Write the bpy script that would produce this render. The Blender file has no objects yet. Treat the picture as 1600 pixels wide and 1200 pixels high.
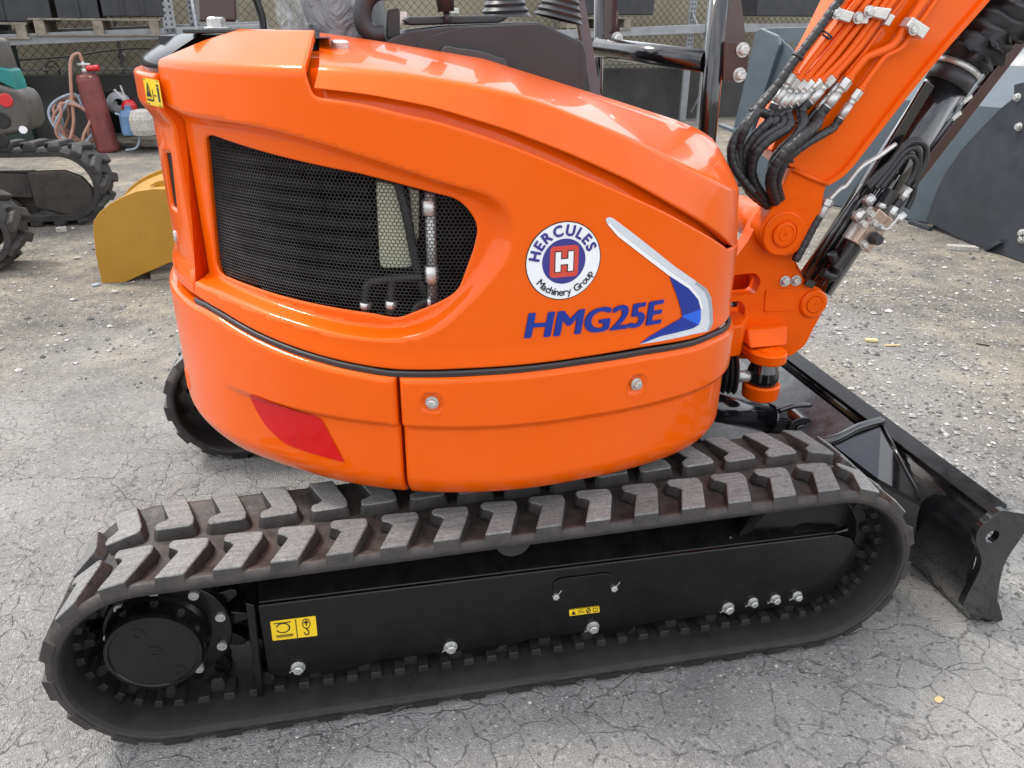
import bpy, bmesh, math, random
import numpy as np
from mathutils import Vector, Matrix
from mathutils.geometry import delaunay_2d_cdt
random.seed(7)
rng = np.random.default_rng(7)
S = bpy.context.scene
COL = S.collection

# ------------------------------------------------------------------ camera
CAM = np.array([0.6739, -1.3099, 1.4021]); FPX = 1231.7
YAW, PITCH, ROLL = math.radians(11.5427), math.radians(24.8344), math.radians(0.454)
_f = np.array([math.sin(YAW)*math.cos(PITCH), math.cos(YAW)*math.cos(PITCH), -math.sin(PITCH)])
_r = np.array([math.cos(YAW), -math.sin(YAW), 0.0]); _u = np.cross(_r, _f)
_r, _u = math.cos(ROLL)*_r+math.sin(ROLL)*_u, -math.sin(ROLL)*_r+math.cos(ROLL)*_u
cd = bpy.data.cameras.new('camera'); cam = bpy.data.objects.new('camera', cd); COL.objects.link(cam)
cd.sensor_width = 36; cd.lens = FPX/1600*36; cd.clip_start = 0.05; cd.clip_end = 500
cam.matrix_world = Matrix(((_r[0], _u[0], -_f[0], CAM[0]), (_r[1], _u[1], -_f[1], CAM[1]), (_r[2], _u[2], -_f[2], CAM[2]), (0, 0, 0, 1)))
S.camera = cam

# ------------------------------------------------------------------ light
SUN_EL, SUN_AZ = math.radians(58), math.radians(-60)      # azimuth from +Y towards +X
w = bpy.data.worlds.new('World'); S.world = w; w.use_nodes = True
nt = w.node_tree; nd = nt.nodes; bg = nd['Background']
sky = nd.new('ShaderNodeTexSky'); sky.sky_type = 'NISHITA'; sky.sun_disc = False
sky.sun_elevation = SUN_EL; sky.sun_rotation = SUN_AZ; sky.dust_density = 3.0; sky.air_density = 1.0
tc = nd.new('ShaderNodeTexCoord'); cn = nd.new('ShaderNodeTexNoise'); cn.inputs['Scale'].default_value = 2.2; cn.inputs['Detail'].default_value = 6
cr = nd.new('ShaderNodeValToRGB'); cr.color_ramp.elements[0].position = .30; cr.color_ramp.elements[1].position = .62
cr.color_ramp.elements[0].color = (.18, .18, .18, 1); cr.color_ramp.elements[1].color = (1, 1, 1, 1)
mx = nd.new('ShaderNodeMixRGB'); mx.inputs['Color2'].default_value = (9.0, 9.1, 9.4, 1)
nt.links.new(tc.outputs['Generated'], cn.inputs['Vector']); nt.links.new(cn.outputs['Fac'], cr.inputs['Fac'])
nt.links.new(cr.outputs['Color'], mx.inputs['Fac']); nt.links.new(sky.outputs['Color'], mx.inputs['Color1'])
nt.links.new(mx.outputs['Color'], bg.inputs['Color']); bg.inputs['Strength'].default_value = 0.12
sl = bpy.data.lights.new('sun', 'SUN'); so = bpy.data.objects.new('sun', sl); COL.objects.link(so)
sl.energy = 1.5; sl.angle = math.radians(12); sl.color = (1, .965, .91)
sd = Vector((math.sin(SUN_AZ)*math.cos(SUN_EL), math.cos(SUN_AZ)*math.cos(SUN_EL), math.sin(SUN_EL)))
so.rotation_euler = sd.to_track_quat('Z', 'Y').to_euler()
S.view_settings.view_transform = 'Standard'; S.view_settings.look = 'None'; S.view_settings.exposure = 0.95
S.cycles.max_bounces = 6; S.cycles.diffuse_bounces = 3; S.cycles.glossy_bounces = 3; S.cycles.transmission_bounces = 3; S.cycles.caustics_reflective = False; S.cycles.caustics_refractive = False
S.view_settings.gamma = 1; S.view_settings.use_curve_mapping = False

# ------------------------------------------------------------------ measuring: a sight line met with a real plane
def ray(px, py): return _f*FPX+_r*(px-800)-_u*(py-600)
def PY(px, py, Y): d = ray(px, py); return CAM+d*((Y-CAM[1])/d[1])
def PX(px, py, X): d = ray(px, py); return CAM+d*((X-CAM[0])/d[0])
def PZ(px, py, Z=0.0): d = ray(px, py); return CAM+d*((Z-CAM[2])/d[2])
def ss(a, b, x): t = np.clip((x-a)/(b-a), 0, 1); return t*t*(3-2*t)

# ------------------------------------------------------------------ materials
MATS = {}
def mat(name, col, rough=.5, metal=0., coat=0., var=.12, vs=6., bump=0., bs=60., dust=0., dcol=(.30, .27, .24), rv=.08, spec=.5, tint=None):
    if name in MATS: return MATS[name]
    m = bpy.data.materials.new(name); m.use_nodes = True; n = m.node_tree.nodes; l = m.node_tree.links; b = n['Principled BSDF']
    g = n.new('ShaderNodeNewGeometry'); N = n.new('ShaderNodeTexNoise'); N.inputs['Scale'].default_value = vs; N.inputs['Detail'].default_value = 4; N.inputs['Roughness'].default_value = .65
    l.new(g.outputs['Position'], N.inputs['Vector'])
    mr = n.new('ShaderNodeMapRange'); mr.inputs[1].default_value = .3; mr.inputs[2].default_value = .7; mr.inputs[3].default_value = 1-var; mr.inputs[4].default_value = 1+var
    l.new(N.outputs['Fac'], mr.inputs[0])
    mul = n.new('ShaderNodeMixRGB'); mul.blend_type = 'MULTIPLY'; mul.inputs[0].default_value = 1; mul.inputs[1].default_value = (*col, 1)
    l.new(mr.outputs[0], mul.inputs[2]); out = mul.outputs[0]
    rr = n.new('ShaderNodeMapRange'); rr.inputs[1].default_value = .3; rr.inputs[2].default_value = .7; rr.inputs[3].default_value = max(.02, rough-rv); rr.inputs[4].default_value = min(1, rough+rv)
    N2 = n.new('ShaderNodeTexNoise'); N2.inputs['Scale'].default_value = vs*4; N2.inputs['Detail'].default_value = 2; l.new(g.outputs['Position'], N2.inputs['Vector']); l.new(N2.outputs['Fac'], rr.inputs[0])
    l.new(rr.outputs[0], b.inputs['Roughness'])
    if dust > 0:
        sx = n.new('ShaderNodeSeparateXYZ'); l.new(g.outputs['Normal'], sx.inputs[0])
        up = n.new('ShaderNodeMapRange'); up.inputs[1].default_value = -.2; up.inputs[2].default_value = 1; up.inputs[3].default_value = .25; up.inputs[4].default_value = 1; l.new(sx.outputs[2], up.inputs[0])
        N3 = n.new('ShaderNodeTexNoise'); N3.inputs['Scale'].default_value = vs*2.3; N3.inputs['Detail'].default_value = 5; N3.inputs['Roughness'].default_value = .7; l.new(g.outputs['Position'], N3.inputs['Vector'])
        d1 = n.new('ShaderNodeMapRange'); d1.inputs[1].default_value = .38; d1.inputs[2].default_value = .72; d1.inputs[3].default_value = 0; d1.inputs[4].default_value = dust; l.new(N3.outputs['Fac'], d1.inputs[0])
        pr = n.new('ShaderNodeMath'); pr.operation = 'MULTIPLY'; l.new(up.outputs[0], pr.inputs[0]); l.new(d1.outputs[0], pr.inputs[1])
        dm = n.new('ShaderNodeMixRGB'); dm.inputs[2].default_value = (*dcol, 1); l.new(out, dm.inputs[1]); l.new(pr.outputs[0], dm.inputs[0]); out = dm.outputs[0]
    l.new(out, b.inputs['Base Color'])
    b.inputs['Metallic'].default_value = metal; b.inputs['Coat Weight'].default_value = coat; b.inputs['Coat Roughness'].default_value = .04; b.inputs['Specular IOR Level'].default_value = spec
    if tint: b.inputs['Specular Tint'].default_value = (*tint, 1)
    if bump > 0:
        B = n.new('ShaderNodeTexNoise'); B.inputs['Scale'].default_value = bs; B.inputs['Detail'].default_value = 2; l.new(g.outputs['Position'], B.inputs['Vector'])
        bp = n.new('ShaderNodeBump'); bp.inputs['Strength'].default_value = bump; bp.inputs['Distance'].default_value = .002; l.new(B.outputs['Fac'], bp.inputs['Height']); l.new(bp.outputs[0], b.inputs['Normal'])
    MATS[name] = m
    return m
ORANGE = mat('orange_paint', (.79, .104, .0005), .34, coat=.55, var=.012, vs=1.5, rv=.015, bump=.008, bs=300, spec=.22, tint=(1, .38, .06))
ORANGE2 = mat('orange_cast_paint', (.78, .096, .0006), .34, coat=.2, var=.06, vs=9, rv=.08, bump=.12, bs=90, spec=.4, tint=(1, .38, .06))
BLACK = mat('black_paint', (.0045, .0045, .005), .24, coat=.12, spec=.32, var=.3, bump=.04, bs=140, dust=.05, dcol=(.16, .15, .14))
BLACKG = mat('black_gloss_paint', (.005, .005, .006), .15, coat=.8, var=.2, bump=.03, bs=120, dust=.05, dcol=(.2, .2, .2))
PLASTIC = mat('black_plastic', (.028, .028, .031), .46, var=.12, bump=.08, bs=400)
RUBBER = mat('track_rubber', (.022, .020, .019), .58, var=.4, vs=14, bump=.4, bs=160, dust=.55, dcol=(.115, .088, .076))
RUBTOP = mat('worn_lug_rubber', (.15, .152, .148), .78, var=.3, vs=75, bump=.9, bs=260, dust=.6, dcol=(.33, .33, .315))
RUBIN = mat('belt_inner_rubber', (.018, .016, .016), .55, spec=.3, var=.3, vs=10, bump=.2, bs=120, dust=.2, dcol=(.06, .05, .047))
HOSE = mat('black_hose', (.020, .020, .022), .40, var=.2, bump=.1, bs=200)
STEEL = mat('zinc_steel', (.56, .56, .54), .42, metal=.7, var=.25, vs=40, bump=.15, bs=260)
ALU = mat('cast_aluminium', (.66, .65, .61), .42, metal=.55, var=.1, vs=40, bump=.25, bs=300)
BRONZE = mat('plated_valve_steel', (.52, .40, .33), .32, metal=.8, var=.15, vs=25)
MAROON = mat('dark_maroon_paint', (.040, .009, .007), .18, coat=.8, var=.3)
GALV = mat('galvanised_steel', (.27, .285, .30), .5, metal=.35, var=.18, vs=8, bump=.15, bs=60, dust=.3)
WOOD = mat('pallet_wood', (.21, .185, .15), .85, var=.35, vs=14, bump=.5, bs=80)
GREYB = mat('blue_grey_paint', (.070, .092, .110), .38, coat=.2, var=.12, vs=2.5, dust=.15, dcol=(.25, .26, .27))
DARKB = mat('slate_paint', (.026, .031, .040), .40, coat=.2, var=.15, vs=3, dust=.15, dcol=(.2, .2, .21))
CRATE = mat('charcoal_paint', (.018, .020, .025), .42, var=.25, vs=4, dust=.15)
GOLD = mat('ochre_paint', (.39, .198, .012), .48, var=.08, vs=3, dust=.08, dcol=(.3, .25, .18))
MUSTY = mat('muddy_steel', (.030, .027, .025), .6, var=.5, vs=6, bump=.4, bs=40, dust=.75, dcol=(.13, .095, .07))
OLDRUB = mat('muddy_rubber', (.024, .022, .021), .75, var=.4, vs=8, bump=.5, bs=60, dust=.65, dcol=(.12, .108, .095))
OLDPAINT = mat('faded_grey_paint', (.065, .060, .052), .55, var=.2, vs=5, dust=.35)
TEAL = mat('teal_paint', (.012, .20, .18), .4, var=.15)
REDGAS = mat('oxide_red_paint', (.16, .030, .030), .5, var=.25, vs=9, bump=.15, bs=60, dust=.2)
RED = mat('red_plastic', (.55, .012, .018), .3, coat=.4, var=.1)
BLUEP = mat('blue_plastic', (.10, .19, .32), .5, var=.2)
PINKHOSE = mat('faded_red_hose', (.42, .22, .17), .6, var=.2, vs=20)
GREYHOSE = mat('faded_blue_hose', (.30, .36, .42), .6, var=.25, vs=20)
YELLOW = mat('sticker_yellow', (.86, .58, .012), .35, coat=.3, var=.04)
INK = mat('sticker_black', (.012, .012, .012), .4, var=.05)
WHITE = mat('sticker_white', (.82, .83, .86), .30, coat=.3, var=.02)
NAVY = mat('sticker_navy', (.030, .030, .22), .32, coat=.3, var=.03)
LRED = mat('sticker_red', (.60, .055, .035), .32, coat=.3, var=.03)
BLUE = mat('sticker_blue', (.0005, .024, .26), .34, coat=.1, var=.03)
LBLUE = mat('sticker_bright_blue', (.006, .11, .68), .30, coat=.3, var=.03)
SILVER = mat('sticker_silver', (.60, .63, .67), .28, coat=.4, var=.04)
SILVERD = mat('sticker_grey', (.33, .36, .40), .28, coat=.4, var=.04)
TANK = mat('milky_tank_plastic', (.50, .50, .37), .45, var=.08)
MESHM = mat('grille_wire', (.045, .045, .045), .34, metal=.3, var=.55, vs=9)
LOUVER = mat('radiator_black', (.0035, .0035, .0035), .6, var=.3, spec=.2)
SEATW = mat('seat_vinyl', (.05, .052, .056), .5, var=.2)
WALLD = mat('stained_concrete', (.042, .041, .039), .9, var=.55, vs=1.6, bump=.5, bs=20, dust=.35, dcol=(.15, .145, .135))
WALLB = mat('beige_render', (.36, .325, .245), .85, var=.25, vs=1.2, bump=.3, bs=25)
STONE = mat('light_stone', (.42, .40, .36), .85, var=.3, vs=40, bump=.4, bs=90)
PEB = mat('gravel_stone', (.30, .295, .285), .85, var=.6, vs=60, bump=.3, bs=120)
LEAF = mat('dry_wood_chip', (.62, .48, .24), .7, var=.2)

def lug_wear(m):
    n = m.node_tree.nodes; l = m.node_tree.links; b = n['Principled BSDF']; src = b.inputs['Base Color'].links[0].from_socket
    oi = n.new('ShaderNodeObjectInfo'); k = n.new('ShaderNodeMapRange'); k.inputs[3].default_value = .68; k.inputs[4].default_value = 1.2; l.new(oi.outputs['Random'], k.inputs[0])
    g = n.new('ShaderNodeNewGeometry'); mp = n.new('ShaderNodeMapping'); mp.inputs['Scale'].default_value = (9, 260, 9); mp.inputs['Rotation'].default_value = (0, 0, .25); N = n.new('ShaderNodeTexNoise'); N.inputs['Scale'].default_value = 1; N.inputs['Detail'].default_value = 3
    l.new(g.outputs['Position'], mp.inputs['Vector']); l.new(mp.outputs[0], N.inputs['Vector']); r = n.new('ShaderNodeMapRange'); r.inputs[1].default_value = .3; r.inputs[2].default_value = .55; r.inputs[3].default_value = .62; r.inputs[4].default_value = 1.05; l.new(N.outputs['Fac'], r.inputs[0])
    q = n.new('ShaderNodeMath'); q.operation = 'MULTIPLY'; l.new(k.outputs[0], q.inputs[0]); l.new(r.outputs[0], q.inputs[1])
    x = n.new('ShaderNodeMixRGB'); x.blend_type = 'MULTIPLY'; x.inputs[0].default_value = 1; l.new(src, x.inputs[1]); l.new(q.outputs[0], x.inputs[2]); l.new(x.outputs[0], b.inputs['Base Color'])
lug_wear(RUBTOP)
def film_mat():
    m = bpy.data.materials.new('clear_film'); m.use_nodes = True; n = m.node_tree.nodes; l = m.node_tree.links; b = n['Principled BSDF']
    b.inputs['Base Color'].default_value = (.75, .77, .8, 1); b.inputs['Roughness'].default_value = .12; b.inputs['Alpha'].default_value = .30
    g = n.new('ShaderNodeNewGeometry'); N = n.new('ShaderNodeTexNoise'); N.inputs['Scale'].default_value = 16; N.inputs['Detail'].default_value = 4; N.inputs['Distortion'].default_value = 1.5
    bp = n.new('ShaderNodeBump'); bp.inputs['Strength'].default_value = 1; bp.inputs['Distance'].default_value = .03
    l.new(g.outputs['Position'], N.inputs['Vector']); l.new(N.outputs['Fac'], bp.inputs['Height']); l.new(bp.outputs[0], b.inputs['Normal'])
    return m
FILM = film_mat()
def lamp_mat():
    m = bpy.data.materials.new('smoked_lens'); m.use_nodes = True; b = m.node_tree.nodes['Principled BSDF']
    b.inputs['Base Color'].default_value = (.02, .021, .022, 1); b.inputs['Roughness'].default_value = .16; b.inputs['Specular IOR Level'].default_value = .08
    return m
LENS = lamp_mat()
def reflector_mat():
    m = mat('red_reflector', (.58, .004, .005), .32, coat=.15, var=.06, spec=.3)
    n = m.node_tree.nodes; l = m.node_tree.links; b = n['Principled BSDF']
    g = n.new('ShaderNodeNewGeometry'); v = n.new('ShaderNodeTexVoronoi'); v.inputs['Scale'].default_value = 420
    bp = n.new('ShaderNodeBump'); bp.inputs['Strength'].default_value = .5; bp.inputs['Distance'].default_value = .001
    l.new(g.outputs['Position'], v.inputs['Vector']); l.new(v.outputs['Distance'], bp.inputs['Height']); l.new(bp.outputs[0], b.inputs['Normal'])
    return m
REFLECT = reflector_mat()

def ground_mat():
    m = bpy.data.materials.new('worn_asphalt'); m.use_nodes = True; n = m.node_tree.nodes; l = m.node_tree.links; b = n['Principled BSDF']
    g = n.new('ShaderNodeNewGeometry')
    def noise(sc, det=4, ro=.6, dist=0, vec=None):
        N = n.new('ShaderNodeTexNoise'); N.inputs['Scale'].default_value = sc; N.inputs['Detail'].default_value = det; N.inputs['Roughness'].default_value = ro; N.inputs['Distortion'].default_value = dist
        l.new(vec or g.outputs['Position'], N.inputs['Vector']); return N.outputs['Fac']
    def mr(x, a, b_, c, d):
        k = n.new('ShaderNodeMapRange'); 
        for i, v in enumerate((a, b_, c, d)): k.inputs[i+1].default_value = v
        l.new(x, k.inputs[0]); return k.outputs[0]
    def mixc(f, a, b_, mode='MIX'):
        k = n.new('ShaderNodeMixRGB'); k.blend_type = mode
        for i, v in enumerate((f, a, b_)):
            if isinstance(v, tuple): k.inputs[i].default_value = (*v, 1)
            elif isinstance(v, (int, float)): k.inputs[i].default_value = v
            else: l.new(v, k.inputs[i])
        return k.outputs[0]
    def math_(op, a, b_):
        k = n.new('ShaderNodeMath'); k.operation = op
        for i, v in enumerate((a, b_)):
            if isinstance(v, (int, float)): k.inputs[i].default_value = v
            else: l.new(v, k.inputs[i])
        return k.outputs[0]
    sep = n.new('ShaderNodeSeparateXYZ'); l.new(g.outputs['Position'], sep.inputs[0])
    # gravelly, dirtier yard beyond the machine; sound asphalt in the foreground
    wob = mr(noise(.9, 4), .3, .7, -.9, .9)
    far = math_('ADD', math_('MULTIPLY', sep.outputs[1], 1.0), wob)
    right = math_('ADD', math_('MULTIPLY', math_('SUBTRACT', sep.outputs[0], 2.3), 1.6), wob)
    gf = mr(math_('MAXIMUM', math_('SUBTRACT', far, 1.1), math_('MULTIPLY', right, .8)), 0.0, 1.6, 0, 1)
    base = mixc(mr(noise(2.2), .3, .7, 0, 1), (.245, .243, .236), (.345, .34, .328))
    grav = mixc(mr(noise(1.7, 5, .7), .35, .68, 0, 1), (.15, .143, .13), (.39, .345, .27))
    grav = mixc(mr(noise(7, 4, .75), .42, .66, 0, .6), grav, (.105, .10, .098))
    c = mixc(gf, base, grav)
    # tyre grime and pale patches
    c = mixc(mr(noise(1.1, 6, .6, 1.0), .52, .72, 0, .45), c, (.12, .12, .12))
    c = mixc(1.0, c, mixc(mr(noise(.75, 5, .6, .6), .32, .68, 0, 1), (.80, .80, .81), (1.17, 1.16, 1.14)), 'MULTIPLY')
    # aggregate speckle
    v = n.new('ShaderNodeTexVoronoi'); v.inputs['Scale'].default_value = 330; l.new(g.outputs['Position'], v.inputs['Vector'])
    sepc = n.new('ShaderNodeSeparateColor'); l.new(v.outputs['Color'], sepc.inputs[0])
    c = mixc(1.0, c, mixc(sepc.outputs[0], (.80, .80, .80), (1.18, 1.175, 1.165)), 'MULTIPLY')
    v2 = n.new('ShaderNodeTexVoronoi'); v2.inputs['Scale'].default_value = 130; l.new(g.outputs['Position'], v2.inputs['Vector'])
    sep2 = n.new('ShaderNodeSeparateColor'); l.new(v2.outputs['Color'], sep2.inputs[0])
    c = mixc(mr(sep2.outputs[1], .86, .90, 0, .40), c, (.46, .45, .43))
    c = mixc(mr(sep2.outputs[2], .955, .97, 0, .55), c, (.08, .08, .08))
    fine = noise(300, 3, .7)
    c = mixc(1.0, c, mixc(mr(fine, .3, .7, 0, 1), (.78, .78, .78), (1.2, 1.2, 1.2)), 'MULTIPLY')
    # alligator cracks
    wv = n.new('ShaderNodeVectorMath'); wv.operation = 'ADD'; nv = n.new('ShaderNodeTexNoise'); nv.inputs['Scale'].default_value = 9; nv.inputs['Detail'].default_value = 5
    l.new(g.outputs['Position'], nv.inputs['Vector']); sc = n.new('ShaderNodeVectorMath'); sc.operation = 'SCALE'; sc.inputs[3].default_value = .085
    l.new(nv.outputs['Color'], sc.inputs[0]); l.new(g.outputs['Position'], wv.inputs[0]); l.new(sc.outputs[0], wv.inputs[1])
    def crack(scale, wd, strength):
        k = n.new('ShaderNodeTexVoronoi'); k.feature = 'DISTANCE_TO_EDGE'; k.inputs['Scale'].default_value = scale; k.inputs['Randomness'].default_value = 1
        l.new(wv.outputs[0], k.inputs['Vector']); return mr(k.outputs['Distance'], 0, wd, strength, 0)
    cm1 = math_('MULTIPLY', crack(10.0, .026, 1), mr(noise(1.6, 4), .34, .52, 0, 1))
    cm2 = math_('MULTIPLY', crack(3.0, .013, 1), mr(noise(2.4, 4), .36, .5, 0, 1))
    ck = math_('MULTIPLY', math_('MAXIMUM', cm1, cm2), mr(gf, .1, .7, 1, 0))
    ck = math_('MULTIPLY', ck, mr(noise(26, 4, .7), .36, .60, .05, 1))
    c = mixc(math_('MULTIPLY', ck, .75), c, (.085, .085, .08))
    l.new(c, b.inputs['Base Color']); b.inputs['Roughness'].default_value = .9; b.inputs['Specular IOR Level'].default_value = .25
    hsum = math_('ADD', math_('MULTIPLY', v.outputs['Distance'], -.8), math_('MULTIPLY', noise(45, 6, .7), 1.2))
    hsum = math_('ADD', hsum, math_('MULTIPLY', ck, -1.6))
    hsum = math_('ADD', hsum, math_('MULTIPLY', math_('MULTIPLY', noise(14, 6, .7), gf), 4.0))
    bp = n.new('ShaderNodeBump'); bp.inputs['Strength'].default_value = .75; bp.inputs['Distance'].default_value = .006
    l.new(hsum, bp.inputs['Height']); l.new(bp.outputs[0], b.inputs['Normal'])
    return m
GROUND = ground_mat()

# ------------------------------------------------------------------ mesh helpers
def tag(o, label=None, cat=None, group=None, kind=None):
    if label: o['label'] = label
    if cat: o['category'] = cat
    if group: o['group'] = group
    if kind: o['kind'] = kind
    return o
def empty(name, loc, label, cat, group=None):
    o = bpy.data.objects.new(name, None); COL.objects.link(o); o.location = loc; o.empty_display_size = .1
    return tag(o, label, cat, group)
def link(o, parent):
    COL.objects.link(o)
    if parent is not None:
        o.parent = parent
        if parent.type == 'EMPTY': o.location = -Vector(parent.location)
    return o
def ortho(ax):
    ax = Vector(ax).normalized(); t = Vector((0, 0, 1)) if abs(ax.z) < .9 else Vector((1, 0, 0))
    a = ax.cross(t).normalized(); return ax, a, ax.cross(a).normalized()
class MB:
    def __init__(s): s.v = []; s.f = []; s.sm = []; s.mi = []
    def add(s, vs, fs, sm=False, mi=0):
        n = len(s.v); s.v += [tuple(float(c) for c in v) for v in vs]
        for f in fs: s.f.append(tuple(i+n for i in f)); s.sm.append(sm); s.mi.append(mi)
        return s
    def box(s, lo, hi, mi=0):
        x0, y0, z0 = lo; x1, y1, z1 = hi
        return s.add([(x0, y0, z0), (x1, y0, z0), (x1, y1, z0), (x0, y1, z0), (x0, y0, z1), (x1, y0, z1), (x1, y1, z1), (x0, y1, z1)],
                     [(0, 3, 2, 1), (4, 5, 6, 7), (0, 1, 5, 4), (1, 2, 6, 5), (2, 3, 7, 6), (3, 0, 4, 7)], False, mi)
    def bar(s, a, b, w, h, up=(0, 0, 1), mi=0):
        a, b = Vector(a), Vector(b); d = (b-a).normalized(); u = Vector(up); x = d.cross(u).normalized(); u = x.cross(d).normalized()
        vs = [p+x*w/2*i+u*h/2*j for p in (a, b) for i, j in ((-1, -1), (1, -1), (1, 1), (-1, 1))]
        return s.add(vs, [(0, 3, 2, 1), (4, 5, 6, 7), (0, 1, 5, 4), (1, 2, 6, 5), (2, 3, 7, 6), (3, 0, 4, 7)], False, mi)
    def cyl(s, a, b, r, r2=None, n=24, cap=True, mi=0, rot=0.):
        a, b = Vector(a), Vector(b); _, e1, e2 = ortho(b-a); r2 = r if r2 is None else r2
        vs = [p+(e1*math.cos(t)+e2*math.sin(t))*q for p, q in ((a, r), (b, r2)) for t in [2*math.pi*i/n+rot for i in range(n)]]
        s.add(vs, [(i, (i+1) % n, n+(i+1) % n, n+i) for i in range(n)], n > 8, mi)
        if cap:
            k = len(s.v)-2*n
            s.f += [tuple(range(k+n-1, k-1, -1)), tuple(range(k+n, k+2*n))]; s.sm += [False]*2; s.mi += [mi]*2
        return s
    def lathe(s, o, ax, prof, n=32, mi=0, sm=True):
        o = Vector(o); ax, e1, e2 = ortho(ax)
        for (r0, h0), (r1, h1) in zip(prof, prof[1:]):
            vs = [o+ax*h+(e1*math.cos(t)+e2*math.sin(t))*max(r, 1e-5) for r, h in ((r0, h0), (r1, h1)) for t in [2*math.pi*i/n for i in range(n)]]
            s.add(vs, [(i, (i+1) % n, n+(i+1) % n, n+i) for i in range(n)], sm, mi)
        return s
    def tube(s, pts, r, n=10, cap=True, mi=0):
        pts = [Vector(p) for p in pts]; m = len(pts); rs_ = r if hasattr(r, '__len__') else [r]*m
        tg = [(pts[min(i+1, m-1)]-pts[max(i-1, 0)]).normalized() for i in range(m)]
        _, e1, e2 = ortho(tg[0]); vs = []
        for i in range(m):
            if i: e1 = (e1-tg[i]*e1.dot(tg[i])).normalized(); e2 = tg[i].cross(e1)
            vs += [pts[i]+(e1*math.cos(t)+e2*math.sin(t))*rs_[i] for t in [2*math.pi*k/n for k in range(n)]]
        s.add(vs, [(i*n+k, i*n+(k+1) % n, (i+1)*n+(k+1) % n, (i+1)*n+k) for i in range(m-1) for k in range(n)], True, mi)
        if cap:
            b0 = len(s.v)-m*n
            s.f += [tuple(range(b0+n-1, b0-1, -1)), tuple(range(b0+(m-1)*n, b0+m*n))]; s.sm += [False]*2; s.mi += [mi]*2
        return s
    def prism(s, poly, vec, mi=0):
        n = len(poly); p = [Vector(q) for q in poly]; v = Vector(vec)
        return s.add(p+[q+v for q in p], [tuple(range(n)), tuple(range(2*n-1, n-1, -1))]+[(i, n+i, n+(i+1) % n, (i+1) % n) for i in range(n)], False, mi)
    def sheet(s, rows, mi=0, sm=True, close=False):
        m, n = len(rows), len(rows[0])
        return s.add([p for r in rows for p in r], [(i*n+k, i*n+(k+1) % n, (i+1)*n+(k+1) % n, (i+1)*n+k) for i in range(m-1) for k in range(n if close else n-1)], sm, mi)
    def bolt(s, c, ax, r=.012, h=.009, washer=True, mi=0):
        c = Vector(c); ax = Vector(ax).normalized(); k = 0.
        if washer: s.cyl(c, c+ax*.003, r*1.35, n=20, mi=mi); k = .003
        s.cyl(c+ax*k, c+ax*(k+h*.85), r, n=6, mi=mi, rot=random.random()); s.cyl(c+ax*(k+h*.85), c+ax*(k+h), r*.95, r*.75, n=6, mi=mi); return s
    def build(s, name, mats, parent=None, bevel=0., seg=2, label=None, kind=None, recalc=True):
        me = bpy.data.meshes.new(name); me.from_pydata(s.v, [], s.f)
        me.polygons.foreach_set('use_smooth', s.sm); me.polygons.foreach_set('material_index', s.mi)
        for m in (mats if isinstance(mats, (list, tuple)) else [mats]): me.materials.append(m)
        if recalc:
            bm = bmesh.new(); bm.from_mesh(me); bmesh.ops.recalc_face_normals(bm, faces=bm.faces); bm.to_mesh(me); bm.free()
        me.update(); o = bpy.data.objects.new(name, me); link(o, parent)
        if bevel:
            b = o.modifiers.new('bevel', 'BEVEL'); b.width = bevel; b.segments = seg; b.limit_method = 'ANGLE'; b.angle_limit = math.radians(32); b.harden_normals = True
            me.polygons.foreach_set('use_smooth', [True]*len(me.polygons)); 
            me.set_sharp_from_angle(angle=math.radians(32))
        if label: o['label'] = label
        if kind: o['kind'] = kind
        return o
def spl(pts, n=8, closed=False):
    P = [np.array(p, float) for p in pts]; m = len(P); out = []
    for i in range(m if closed else m-1):
        g = (lambda j: P[j % m]) if closed else (lambda j: P[min(max(j, 0), m-1)])
        a, b, c, d = g(i-1), g(i), g(i+1), g(i+2)
        for k in range(n):
            t = k/n; out.append(.5*((2*b)+(-a+c)*t+(2*a-5*b+4*c-d)*t*t+(-a+3*b-3*c+d)*t**3))
    if not closed: out.append(P[-1])
    return out
def resample(pts, step, closed=True):
    P = np.array(pts, float)
    if closed: P = np.vstack([P, P[:1]])
    L = np.r_[0, np.cumsum(np.hypot(*(np.diff(P[:, :2], axis=0).T)))] if P.shape[1] == 2 else np.r_[0, np.cumsum(np.linalg.norm(np.diff(P, axis=0), axis=1))]
    n = max(3, int(round(L[-1]/step))); t = np.linspace(0, L[-1], n+1)
    Q = np.stack([np.interp(t, L, P[:, k]) for k in range(P.shape[1])], 1)
    return Q[:-1] if closed else Q
def subdiv(pts, step):
    P = [np.array(p, float) for p in pts]; out = []
    for a, b in zip(P, P[1:]+P[:1]):
        l_ = np.linalg.norm(b-a)
        if l_ < 1e-5: continue
        k = max(1, int(math.ceil(l_/step))); out += [a+(b-a)*i/k for i in range(k)]
    return np.array(out)
def rounded(poly, r, n=5):
    P = [np.array(p, float) for p in poly]; out = []; m = len(P)
    for i in range(m):
        rr = r[i] if hasattr(r, '__len__') else r
        a, b, c = P[i-1], P[i], P[(i+1) % m]; u = a-b; v = c-b; lu, lv = np.linalg.norm(u), np.linalg.norm(v)
        k = min(rr, lu*.48, lv*.48)
        if k <= 0: out.append(b); continue
        p, q = b+u/lu*k, b+v/lv*k
        for j in range(n+1): t = j/n; out.append((1-t)**2*p+2*t*(1-t)*b+t*t*q)
    return out
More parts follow.
